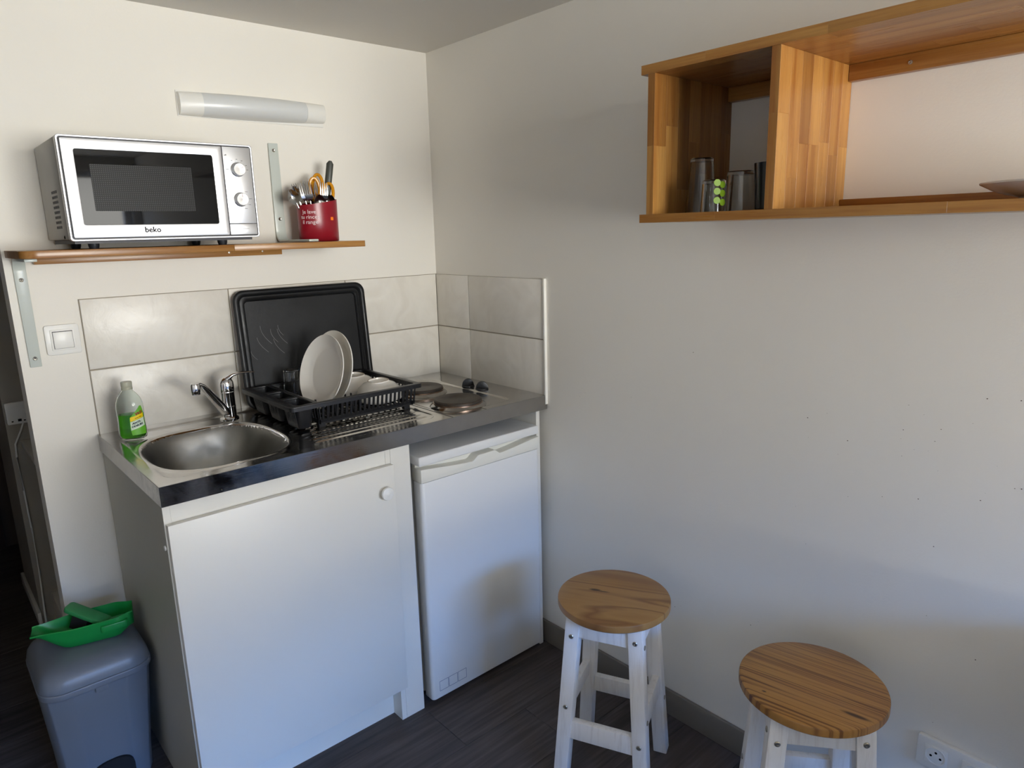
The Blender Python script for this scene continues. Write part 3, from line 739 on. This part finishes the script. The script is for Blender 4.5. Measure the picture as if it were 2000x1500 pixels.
for (x, y, tx, ty, rz, dz), lb in zip(((-.008, -.006, .02, -.12, -.5, -.012), (-.014, .004, .0, -.16, -.2, -.010), (-.002, .010, -.05, -.05, -.7, -.012), (-.020, .012, -.04, -.22, -.4, -.013)),
        ('steel fork in the tine tangle, the nearest to the front', 'steel fork in the tine tangle, second from its left edge', 'steel fork in the tine tangle, closest to the amber handles', 'steel fork in the tine tangle, leftmost, beside the upright spoons')):
    put('fork', (x, y), tx, ty, rz, dz, lb, FG)
put('spoon', (-.026, -.012), .12, -.36, -.5, -.020, 'steel spoon leaning furthest left out of the red cup', SG)
for (x, y, tx, ty, rz, dz), lb in zip(((-.022, -.002, .02, -.28, -.6, -.016), (-.018, .014, -.08, -.24, -.3, -.012)), ('steel spoon second from the left in the red cup, bowl facing out', 'steel spoon at the left rear of the red cup, closest to the wall')):
    put('spoon', (x, y), tx, ty, rz, dz, lb, SG)
for (x, y, tx, ty, rz, dz), lb in zip(((.020, -.004, .05, .12, -.4, -.045), (.028, .004, .0, .20, -1.0, -.045), (.002, -.018, .14, -.03, -.2, -.046)), ('steel spoon sunk low in the red cup, just right of the front fork', 'steel spoon sunk low in the red cup, at its far right rim', 'steel spoon sunk low in the red cup, left of the front fork')):
    put('spoon', (x, y), tx, ty, rz, dz, lb, SG)
put('amber', (.010, .010), -.03, .02, -.6, .030, 'knife with a looped amber handle, topmost of the amber ones', KG)
put('amber', (.002, .004), .0, -.02, -.3, .018, 'knife with a looped amber handle beside the red handle', KG)
put('amber', (.024, .006), -.02, .14, -.5, .004, 'knife with a looped amber handle below the long dark handle', KG)
put('redknife', (-.003, .012), -.05, -.03, .3, .004, 'knife with a dark red handle behind the amber handles', KG)
put('darkknife', (.020, .012), -.04, .16, -.4, -.010, 'knife with the tallest dark grey handle in the red cup', KG)

# ------------------------------------------------------------------ tray behind the rack
tr = thing('drip_tray', (-.568, -.045, H), 'large black plastic tray leaning upright against the tiles', 'tray')
lean = math.atan2(.030, .36)
TT = Matrix.Translation((-.568, -.062, H+.001)) @ Matrix.Rotation(PI/2-lean, 4, 'X')   # local x, y(up), z -> towards room
w2, hh = .227, .375
rim = M(); loops = []
def trl(ins, z_, r_): return [(x, y, z_) for x, y in rrect(-w2+ins, w2-ins, ins, hh-ins, r_, 8)]
seq = [(0, .004, .034), (0, .010, .034), (.004, .013, .032), (.012, .013, .026), (.016, .010, .022), (.020, .004, .020), (.026, .004, .018), (.030, .0065, .016), (.034, .004, .014), (.036, -.002, .012)]
loops = [[tuple(TT @ Vector(p)) for p in trl(*s)] for s in seq]
back = [[tuple(TT @ Vector((x, y, z-.002))) for x, y, z in trl(*s)] for s in reversed(seq)]
tray = M().loft(loops, cap=False); n0 = len(tray.v)-len(loops[0]); tray.f.append(tuple(range(n0, len(tray.v))))
obj('tray_body', tray.loft(back, cap=False), TRAY, tr, ang=40)
scr = M()
for (x, y, l, a) in ((-.165, .20, .05, .15), (-.150, .23, .06, -.12), (-.118, .225, .045, -.28), (-.112, .19, .05, .1), (-.092, .24, .035, -.35), (-.096, .22, .05, .0), (-.19, .17, .03, .1)):
    P_ = [tuple(TT @ Vector((x+math.sin(a*.5+.10*k)*l*k/6, y+l/2-l*k/6, -.0016))) for k in range(7)]
    scr.tube(P_, .00035, 5)
obj('scratch_mark', scr, flat('scratch_grey', lin(150, 150, 150), .4), tr, kind='stuff')

# ------------------------------------------------------------------ dish rack
rk = thing('dish_rack', (-.595, -.25, H), 'black plastic dish rack with slotted sides on the drainer', 'dish rack')
RX0, RX1, RY0, RY1, RZ = -.811, -.378, -.432, -.072, .992
q = M(); ring(q, rrect(RX0, RX1, RY0, RY1, .012, 4), rrect(RX0+.024, RX1-.018, RY0+.018, RY1-.018, .010, 4), RZ-.004, RZ+.001); obj('rim', q, BLACKP, rk, bev=.0015)
q = M(); ring(q, rrect(RX0, RX1, RY0, RY1, .012, 4), rrect(RX0+.002, RX1-.002, RY0+.002, RY1-.002, .011, 4), RZ-.012, RZ-.003); obj('rim_lip', q, BLACKP, rk)
CX1 = -.728                                             # right side of the cutlery section
ZB = H+.010
def slotted(m_, a, b, ztop, zbot, n_, bw, th=.0022, top_h=.010, bot_h=.012, inset=(0, 0)):
    """wall of bars between plan points a and b; foot shifted by inset (sloping wall)"""
    A, B = Vector((*a, 0)), Vector((*b, 0)); d = (B-A).normalized(); nn = Vector((-d[1], d[0], 0)); ins = Vector((*inset, 0))
    def quad(u0, u1, z0_, z1_):
        P = []
        for th_ in (-th/2, th/2):
            for u, z_ in ((u0, z0_), (u1, z0_), (u1, z1_), (u0, z1_)):
                k = (ztop-z_)/(ztop-zbot); p = A+(B-A)*u+ins*k+nn*th_; P.append((p[0], p[1], z_))
        m_.add(P, [(0, 1, 2, 3), (7, 6, 5, 4), (0, 4, 5, 1), (1, 5, 6, 2), (2, 6, 7, 3), (3, 7, 4, 0)])
    quad(0, 1, ztop-top_h, ztop); quad(0, 1, zbot, zbot+bot_h)
    L = (B-A).length
    for i in range(n_+1):
        u = i/n_; quad(max(0, u-bw/L/2), min(1, u+bw/L/2), zbot+bot_h*.5, ztop-top_h*.5)
bx0, bx1, by0, by1 = CX1+.006, RX1-.016, RY0+.016, RY1-.016
q = M(); slotted(q, (bx0, by0), (bx1, by0), RZ-.003, ZB, 22, .0068, inset=(.0, .012)); obj('front_grille', q, BLACKP, rk)
q = M(); slotted(q, (bx0, by1), (bx1, by1), RZ-.003, ZB, 22, .0068, inset=(.0, -.012)); obj('rear_grille', q, BLACKP, rk)
q = M(); slotted(q, (bx1, by0), (bx1, by1), RZ-.003, ZB, 18, .0068, inset=(-.014, 0)); obj('end_grille', q, BLACKP, rk)
q = M(); slotted(q, (bx0, by0), (bx0, by1), RZ-.003, ZB, 18, .0068, inset=(.004, 0)); obj('inner_grille', q, BLACKP, rk)
q = M()
for i in range(15):
    x = bx0+.01+i*(bx1-bx0-.03)/14; q.box(x-.0022, x+.0022, by0+.012, by1-.012, ZB-.001, ZB+.003)
for y in (by0+.014, by0+.10, (by0+by1)/2, by1-.10, by1-.014): q.box(bx0+.004, bx1-.014, y-.005, y+.005, ZB-.002, ZB+.002)
obj('floor_grid', q, BLACKP, rk)
q = M()
for yy in (-.355, -.27, -.18):
    for i in range(9):
        x = bx0+.02+i*.020; q.box(x-.0018, x+.0018, yy-.003, yy+.003, ZB+.002, ZB+.038)
obj('plate_prong', q, BLACKP, rk)
for (y0, y1) in ((-.424, -.316), (-.306, -.202), (-.192, -.088)):
    c0, c1 = RX0+.018, CX1-.006
    q = M(); ring(q, rrect(c0-.012, c1+.010, y0-.004, y1+.006, .006, 3), rrect(c0+.004, c1-.004, y0+.005, y1-.005, .008, 3), RZ-.005, RZ+.0015)
    cpt = obj('cutlery_compartment', q, BLACKP, rk, bev=.0008)
    lo_ = lambda k, z_: [(x, y, z_) for x, y in rrect(c0+.004+.006*k, c1-.004-.004*k, y0+.005+.008*k, y1-.005-.008*k, .012, 5)]
    q = M().loft([lo_(0, RZ-.004), lo_(1, H+.010), lo_(1.8, H+.004)], cap=False); n0 = len(q.v)-24-0
    li_ = lambda k, z_: [(x, y, z_) for x, y in rrect(c0+.006+.006*k, c1-.006-.004*k, y0+.007+.008*k, y1-.007-.008*k, .010, 5)]
    q.loft([li_(1, H+.008), li_(0, RZ-.004)], cap=False)
    nn = len(lo_(0, 0)); q.f.append(tuple(range(2*nn, 3*nn))); q.f.append(tuple(range(3*nn, 4*nn)))
    obj('pocket', q, BLACKP, cpt, ang=50)
    q = M()
    for i in range(7):
        y = y0+.022+i*(y1-y0-.044)/6
        q.add([(c0+.0032, y-.002, RZ-.016), (c0+.0032, y+.002, RZ-.016), (c0+.0095, y+.002, H+.022), (c0+.0095, y-.002, H+.022),
               (c0+.0022, y-.002, RZ-.016), (c0+.0022, y+.002, RZ-.016), (c0+.0085, y+.002, H+.022), (c0+.0085, y-.002, H+.022)], [(0, 1, 2, 3), (7, 6, 5, 4), (0, 4, 5, 1), (1, 5, 6, 2), (2, 6, 7, 3), (3, 7, 4, 0)])
    obj('slot_rib', q, BLACKP, cpt)
for (x, y) in ((bx0+.01, by0+.02), (bx1-.03, by0+.02), (bx0+.01, by1-.02), (bx1-.03, by1-.02)):
    obj('foot', M().box(x-.008, x+.012, y-.008, y+.008, H-.0035, ZB), BLACKP, rk)

# plates and bowls in the rack
def standing_plate(x, y, z, R, hgt, tilt, yaw, label):
    t = thing('dinner_plate', (x, y, z), label, 'plate', 'white plates standing in the rack')
    T = Matrix.Translation((x, y, z)) @ Matrix.Rotation(yaw, 4, 'Z') @ Matrix.Rotation(-PI/2+tilt, 4, 'Y') @ Matrix.Translation((0, 0, 0))
    obj('dish', M().lathe(plate_prof(R, hgt, .004, .62), 72, T, cap=False), CERAM, t)
standing_plate(-.612, -.270, 1.040,   .114, .026, .30, .10, 'white dinner plate standing in the rack, the nearer to the sink')
standing_plate(-.568, -.246, 1.044, .116, .026, .24, .10, 'white dinner plate standing in the rack, the one behind, nearer the bowls')
def bowl(x, y, z, w_, h_, rz, label, tx=0, ty=0):
    t = thing('bowl', (x, y, z), label, 'bowl', 'white bowls upside down in the rack')
    def lp_(s, z_): 
        n_ = 48; out = []
        for i in range(n_):
            a = 2*PI*i/n_; c_, s_ = math.cos(a), math.sin(a); r_ = s/((abs(c_)**2.8+abs(s_)**2.8)**(1/2.8)); out.append((r_*c_, r_*s_, z_))
        return out
    T = Matrix.Translation((x, y, z)) @ Matrix.Rotation(tx, 4, 'X') @ Matrix.Rotation(ty, 4, 'Y') @ Matrix.Rotation(rz, 4, 'Z')
    W = w_/2
    L = [lp_(W*.97, .002), lp_(W, 0), lp_(W*1.005, .004), lp_(W*.99, h_*.35), lp_(W*.90, h_*.62), lp_(W*.70, h_*.84), lp_(W*.52, h_*.92), lp_(W*.48, h_*.95), lp_(W*.47, h_), lp_(W*.43, h_), lp_(W*.42, h_*.93), lp_(.001, h_*.92)]
    L = [[tuple(T @ Vector(p)) for p in l] for l in L]
    obj('shell', M().loft(L, cap=False), CERAM, t, ang=70)
    inn = [lp_(W*.97, .002), lp_(W*.94, h_*.35), lp_(W*.84, h_*.60), lp_(W*.5, h_*.82), lp_(.001, h_*.84)]
    obj('inside', M().loft([[tuple(T @ Vector(p)) for p in l] for l in inn], cap=False), CERAM, t, ang=70)
    obj('foot_ring', M().loft([[tuple(T @ Vector(p)) for p in l] for l in (lp_(W*.47, h_), lp_(W*.468, h_+.0007), lp_(W*.435, h_+.0007), lp_(W*.43, h_))], cap=False), CERR, t)
bowl(-.452, -.292, .935, .132, .060, .1, 'white square-cornered bowl upside down at the front right of the rack', .03, -.05)
bowl(-.462, -.150, .935, .135, .060, .15, 'white square-cornered bowl upside down behind the front bowl', .05, -.03)
tumbler('glass', -.668, -.125, ZB+.003, .023, .029, .112, 'clear glass upside down in the rack left of the plates', group=None)

# ------------------------------------------------------------------ mixer tap
tp = thing('mixer_tap', (-.872, -.122, H), 'chrome single-lever mixer tap behind the sink', 'tap')
TXY = Matrix.Translation((-.872, -.122, H))
body = obj('body', M().lathe([(.027, 0), (.027, .006), (.024, .010), (.0215, .012), (.0215, .040), (.0218, .041), (.0218, .043), (.021, .044), (.0212, .084), (.022, .086), (.0215, .088)], 40, TXY, cap=True), CHROME, tp, ang=25)
bx, by = -.872, -.122
P_ = [(bx-.008, by-.006, H+.020), (bx-.030, by-.026, H+.052), (bx-.058, by-.050, H+.088), (bx-.080, by-.070, H+.116), (bx-.094, by-.082, H+.131), (bx-.106, by-.091, H+.138), (bx-.118, by-.100, H+.139)]
obj('spout', M().tube(P_, [(.016, .012), (.015, .011), (.0135, .0095), (.0125, .0085), (.012, .008), (.012, .008), (.011, .0075)], 20), CHROME, tp)
TS = Matrix.Translation((bx-.116, by-.099, H))
obj('aerator', M().lathe([(.0105, .113), (.0115, .1135), (.0115, .119), (.0122, .120), (.0128, .124), (.0128, .140), (.011, .144), (.006, .146), (0, .1465)], 28, TS, cap=True), CHROME, tp)
hd = M().lathe([(.0215, .088), (.0222, .092), (.0222, .106), (.021, .116), (.017, .125), (.010, .131), (0, .133)], 36, TXY, cap=True)
lev = obj('lever', hd, CHROME, tp)
obj('lever_arm', M().tube([(bx-.006, by, H+.108), (bx+.004, by-.003, H+.126), (bx+.020, by-.008, H+.137), (bx+.042, by-.013, H+.1405), (bx+.064, by-.017, H+.1395), (bx+.082, by-.020, H+.137)], [(.014, .012), (.0155, .010), (.013, .006), (.0105, .0035), (.009, .0028), (.0072, .0022)], 20), CHROME, lev)

# ------------------------------------------------------------------ washing-up liquid
BXc, BYc = -1.136, -.125
wb_ = thing('washing_up_bottle', (BXc, BYc, H-.004), 'clear bottle of green washing-up liquid at the left end of the worktop', 'bottle', rz=0)
Z0 = H-.0003
prof = [(.028, 0), (.033, .003), (.0355, .012), (.0350, .030), (.0335, .055), (.0345, .085), (.0335, .100), (.0290, .115), (.0210, .128), (.0150, .134), (.0130, .137), (.0125, .142)]
BR = Matrix.Translation((BXc, BYc, Z0)) @ Matrix.Rotation(-.35, 4, 'Z')
obj('shell', M().lathe(prof+[(.0117, .142), (.0122, .136), (.0200, .127), (.0280, .114), (.0325, .099), (.0335, .085), (.0325, .055), (.0340, .030), (.0343, .013), (.031, .005), (.0, .004)], 48, BR, sy=.66, cap=True), BOTTLE, wb_)
liq = [(.030, .0055), (.0337, .013), (.0334, .030), (.0319, .055), (.0323, .070), (.0, .0705)]
obj('soap_liquid', M().lathe([(0, .0052)]+liq, 48, BR, sy=.64, cap=False), LIQ, wb_, label='bright green liquid filling the lower half')
obj('cap', M().lathe([(.0140, .139), (.0142, .141), (.0142, .145), (.0135, .146), (.0140, .147), (.0142, .158), (.0135, .1605), (.006, .161), (0, .161)], 32, BR), CAPM, wb_)
def on_bottle(vs_, off):
    out = []
    for x, y, z in vs_:
        # x: along circumference from a0, y: height
        zz = y; r_ = .0352
        for (ra_, za), (rb_, zb) in zip(prof, prof[1:]):
            if za <= zz <= zb: r_ = ra_+(rb_-ra_)*(zz-za)/(zb-za); break
        a = math.radians(-62)+x/.030; p = Vector(((r_+off+z)*math.cos(a), (r_+off+z)*.66*math.sin(a)-(off)*.2, zz)); out.append(tuple(BR @ p))
    return out
def gridpoly(pts, mat, name, off, par):
    # outline given as rows (y, x0, x1)
    vs_, fs_ = [], []; n_ = 10
    for y, a_, b_ in pts:
        for i in range(n_+1): vs_.append((a_+(b_-a_)*i/n_, y, 0))
    for j in range(len(pts)-1):
        for i in range(n_): fs_.append((j*(n_+1)+i, j*(n_+1)+i+1, (j+1)*(n_+1)+i+1, (j+1)*(n_+1)+i))
    top = on_bottle(vs_, off); bot = on_bottle(vs_, off-.0002); k = len(top)
    return obj(name, M().add(top, fs_), mat, par, recalc=False)
rows = []
for i in range(15):
    y = .014+.080*i/14; cut = max(0, (y-.062)/.032)
    rows.append((y, -.016+.004*(1-min(1, y/.03))+.026*cut, .021-.006*max(0, (y-.07)/.024)))
lab = gridpoly(rows, LBL_G, 'front_label', .0006, wb_)
yb = lambda x: .054+.30*(x+.016)
vs_, fs_ = [], []
def band(x0, x1, ylo, yhi, off, mat, name, slope=.3):
    n_ = 10; v_ = []; 
    for t_ in (0, 1/3, 2/3, 1):
        for i in range(n_+1):
            x = x0+(x1-x0)*i/n_; a_ = ylo+slope*(x-x0); b_ = yhi+slope*(x-x0); v_.append((x, a_+(b_-a_)*t_, 0))
    f_ = [(j*(n_+1)+i, j*(n_+1)+i+1, (j+1)*(n_+1)+i+1, (j+1)*(n_+1)+i) for j in range(3) for i in range(n_)]
    obj(name, M().add(on_bottle(v_, off), f_), mat, lab, recalc=False)
band(-.0145, .018, .052, .064, .0009, LBL_Y, 'yellow_band'); band(-.015, .0195, .028, .051, .0009, LBL_W, 'pale_band')
for tx, sz, x, y, mt in (('W5', .0115, .006, .0735, RED), ('power clean', .0032, .004, .0625, BLACK), ('ANTI-', .0078, -.001, .0485, NAVY), ('ODEURS', .0068, .0, .0405, NAVY)):
    v_, f_ = text_mesh(tx, sz, .0002, bold=.0004 if sz > .005 else .0001)
    v_ = [(a_+x, b_+y+.28*a_, 0) for a_, b_, c_ in v_]; obj('lettering', M().add(on_bottle(v_, .0013), f_), mt, lab, recalc=False)

# ------------------------------------------------------------------ stools
def stool(cx, cy, phi, top_mat, label, a=.078, b=.111, Z=.514, R=.146, gr=0):
    t = thing('stool', (cx, cy, 0), label, 'stool', 'round wooden stools', rz=0)
    def corner(k, z_):
        r_ = (a+(b-a)*(Z-z_)/Z)*2**.5; th = phi+k*PI/2; return Vector((cx+r_*math.cos(th), cy+r_*math.sin(th), z_))
    T = Matrix.Translation((cx, cy, 0))
    seat = obj('seat', M().lathe([(R-.004, Z-.022), (R, Z-.018), (R, Z-.005), (R-.001, Z-.002), (R-.005, Z), (R*.5, Z), (0, Z)], 72, None), top_mat, t, world=False)
    seat.rotation_euler = (0, 0, gr)
    ax0 = phi+PI/4                                     # face directions at +-90 deg
    def frame(k):
        """unit vectors of the leg's two face normals (outwards)"""
        th = phi+k*PI/2; return Vector((math.cos(th+PI/4), math.sin(th+PI/4), 0)), Vector((math.cos(th-PI/4), math.sin(th-PI/4), 0))
    w_ = .0185
    for k in range(4):
        n1, n2 = frame(k); A, B = corner(k, 0), corner(k, Z-.023)
        L = [[tuple(P+n1*w_*s1+n2*w_*s2) for s1, s2 in ((1, 1), (-1, 1), (-1, -1), (1, -1))] for P in (A, B)]
        lg_ = obj('leg', M().loft(L), PAINTW, t, bev=.0022)
        for nrm, zz in ((n2, .452), (n2, .175), (n1, .435), (n1, .235)):
            P = corner(k, zz)+nrm*(w_+.0002); oth = n1 if nrm is n2 else n2
            ang_ = math.atan2(nrm[1], nrm[0])
            TT_ = Matrix.Translation(P) @ Matrix.Rotation(ang_, 4, 'Z') @ Matrix.Rotation(PI/2, 4, 'Y')
            obj('screw', M().lathe([(.0062, -.001), (.0062, .001), (.005, .0022), (.0025, .0026), (.0022, .0012), (0, .001)], 16, TT_), SCREW, lg_)
    def rail(name, k, z0, z1, th_=.0095):
        A0, A1 = corner(k, z0), corner(k, z1); B0, B1 = corner((k+1) % 4, z0), corner((k+1) % 4, z1)
        d = (B0-A0).normalized(); nn_ = Vector((d[1], -d[0], 0))
        if nn_.dot(Vector((cx, cy, 0))-A0) > 0: nn_ = -nn_
        o_ = .004
        L = []
        for P0, P1, s in ((A0, A1, 1), (B0, B1, -1)):
            P0 = P0+d*s*w_*.98; P1 = P1+d*s*w_*.98
            L.append([tuple(P0+nn_*(o_+th_)), tuple(P0+nn_*(o_-th_)), tuple(P1+nn_*(o_-th_)), tuple(P1+nn_*(o_+th_))])
        obj(name, M().loft(L), PAINTW, t, bev=.0015)
    for k in range(4):
        rail('apron', k, .432, Z-.0235, .008)
        rail('stretcher', k, *((.145, .195) if k % 2 == 0 else (.205, .255)))
    return t
stool(-.290, -1.137, -.356+PI, PINE1, 'round stool with knotty pine seat next to the fridge', gr=-1.05)
stool(-.262, -1.652, 4.591+PI, PINE2, 'round stool with striped pine seat, the nearer one by the socket', gr=-1.40)

# ------------------------------------------------------------------ pedal bin
bn = thing('pedal_bin', (-1.337, -.20, 0), 'grey-blue plastic pedal bin left of the cabinet', 'bin')
def bloop(w_, d0, d1, z_, r_=.05, lift=0, bulge=.010):
    """plan outline with a bowed front that has two vertical crease lines"""
    out = []
    for x, y in rrect(-w_/2, w_/2, d0, d1, r_, 8): out.append((x, y, z_))
    return out
def binloop(k, z_):   # k 0 bottom .. 1 rim
    w_ = .205+.045*k; y0 = -.285-.050*k; y1 = -.075+.010*k
    pts = [(-w_/2+.002, y1), (-w_/2, y1-.03), (-w_/2, y0+.045), (-w_/2+.012, y0+.018), (-w_*.24, y0), (-w_*.20, y0+.003), (0, y0-.001), (w_*.20, y0+.003), (w_*.24, y0), (w_/2-.012, y0+.018), (w_/2, y0+.045), (w_/2, y1-.03), (w_/2-.002, y1)]
    return [(-1.337+x, y, z_) for x, y in pts]
bb = obj('bucket', M().loft([binloop(0, .0), binloop(.04, .012)]+[binloop(k/6, .02+.335*k/6) for k in range(1, 7)]), BIN, bn, bev=.003)
def lidloop(s, z_, dy=0):
    pts = rrect(-.128, .128, -.345, -.052, .055, 9); cy_ = -.20
    out = []
    for x, y in pts:
        zz = z_
        f = max(0, -(y+.20)/.145)
        zz -= .020*(f**2)*(1-abs(x)/.15)*0
        out.append((-1.337+x*s, cy_+(y-cy_)*s+dy, zz))
    return out
obj('lid_rim', M().loft([lidloop(.985, .350), lidloop(1.0, .352), lidloop(1.0, .366), lidloop(.985, .368)]), BIN, bn, bev=.002)
obj('lid', M().loft([lidloop(.985, .3690), lidloop(.98, .376), lidloop(.955, .392), lidloop(.90, .405), lidloop(.80, .414), lidloop(.6, .420), lidloop(.3, .423)]), BIN, bn, ang=50)
obj('latch', M().prism(rrect(-1.350, -1.322, .335, .362, .003, 3), -.342, -.330, Ty), BIN, bn, bev=.001)
arch = [(-1.337+.052, .0), ]+[(-1.337+.052*math.cos(t), .075+.035*math.sin(t)) for t in [PI*i/16 for i in range(17)]]+[(-1.337-.052, .0)]
obj('pedal_recess', M().prism([(x, z_) for x, z_ in arch], -.305, -.26, Ty), BIND, bn)
obj('pedal', M().box(-1.357, -1.317, -.325, -.28, .012, .022), BIND, bn, bev=.003)

# dustpan and brush on the bin
dp_ = thing('dustpan', (-1.335, -.20, .425), 'bright green plastic dustpan lying on the bin lid', 'dustpan')
AX = Vector((.205, -.045, 0)).normalized(); AN = Vector((-AX[1], AX[0], 0)); C0 = Vector((-1.335, -.205, .4235))
def pan_loop(u, ins=0):
    # u along the length -> cross-section U
    L = .115; x = -L+2*L*u
    hw = .050*(.62+.38*sm(u/.5))*(1-.35*sm((u-.8)/.2)) - ins
    hgt = .052+.006*u
    base = .047*(1-sm(u/.36))+.020*sm((u-.82)/.18)
    P = []
    for s, z_ in ((-1, max(base+.004, hgt)), (-.93, base+.5*(hgt-base)), (-.82, base+.08*hgt), (-.65, base), (.65, base), (.82, base+.08*hgt), (.93, base+.5*(hgt-base)), (1, max(base+.004, hgt))):
        p = C0+AX*x+AN*hw*s; P.append((p[0], p[1], C0[2]+z_+ins))
    return P
outer = [pan_loop(i/20) for i in range(21)]; inner = [pan_loop(i/20, .0022) for i in range(21)]
pm = M()
nl = len(outer[0])
for i in range(20):
    pass
vs_ = [p for l in outer for p in l]+[p for l in inner for p in l]; off = 21*nl; fs_ = []
for i in range(20):
    for k in range(nl-1):
        fs_.append((i*nl+k, (i+1)*nl+k, (i+1)*nl+k+1, i*nl+k+1)); fs_.append((off+i*nl+k+1, off+(i+1)*nl+k+1, off+(i+1)*nl+k, off+i*nl+k))
    for k in (0, nl-1): fs_.append((i*nl+k, off+i*nl+k, off+(i+1)*nl+k, (i+1)*nl+k))
for i in (0, 20):
    for k in range(nl-1): fs_.append((i*nl+k, i*nl+k+1, off+i*nl+k+1, off+i*nl+k))
fs_.append(tuple(20*nl+k for k in range(nl)))
obj('pan', pm.add(vs_, fs_), GREEN, dp_, ang=50)
ha = C0+AX*(.02); 
br_ = thing('hand_brush', (-1.33, -.19, .46), 'darker green hand brush with black bristles resting in the dustpan', 'brush')
TB = Matrix.Translation((-1.322, -.205, .487)) @ Matrix.Rotation(-.75, 4, 'Z') @ Matrix.Rotation(.42, 4, 'Y')
obj('handle', M().prism(rrect(-.058, .058, -.019, .019, .010, 5), -.006, .006, TB), GREEN2, br_, bev=.002)
TB2 = Matrix.Translation((-1.272, -.250, .462)) @ Matrix.Rotation(-.1, 4, 'Z')
obj('block', M().prism(rrect(-.034, .030, -.022, .022, .008, 4), -.010, .008, TB2), GREEN, br_, bev=.002)
obj('bristle', M().box(-.030, .010, -.016, .016, -.045, -.006, TB), BRIST, br_)

# ------------------------------------------------------------------ unseen day bed, added behind the camera to darken the steel's reflection
NAVY_F = N('navy_fabric'); _w = NAVY_F.obj(); NAVY_F.set(Base_Color=lin(36, 42, 66), Roughness=.9); NAVY_F.bump(NAVY_F.noise(_w, 500, 2), .0006); NAVY_F = NAVY_F.m
db = thing('added_day_bed', (-1.45, -3.5, 0), 'low navy day bed added unseen behind the camera to darken the worktop edge reflection', 'bed')
obj('mattress', M().box(-2.15, -.20, -3.92, -3.02, .27, .43), NAVY_F, db, bev=.03, seg=4)
obj('bed_frame', M().box(-2.17, -.18, -3.94, -3.00, .05, .27), DARKDOOR, db, bev=.004)
for x in (-2.11, -.24):
    for y in (-3.90, -3.06): obj('leg', M().box(x-.025, x+.025, y-.025, y+.025, 0, .05), DARKDOOR, db, bev=.003)

# ------------------------------------------------------------------ table just outside the frame, by the window (its shade falls on the wall)
tb = thing('table', (-.36, -2.75, 0), 'wooden table under the window, just outside the picture', 'table')
obj('tabletop', M().box(-.72, -.02, -2.96, -2.14, .715, .74), BEECH[1], tb, bev=.002)
for x in (-.68, -.06):
    for y in (-2.92, -2.18): obj('leg', M().box(x-.025, x+.025, y-.025, y+.025, 0, .715), PAINTW, tb, bev=.002)
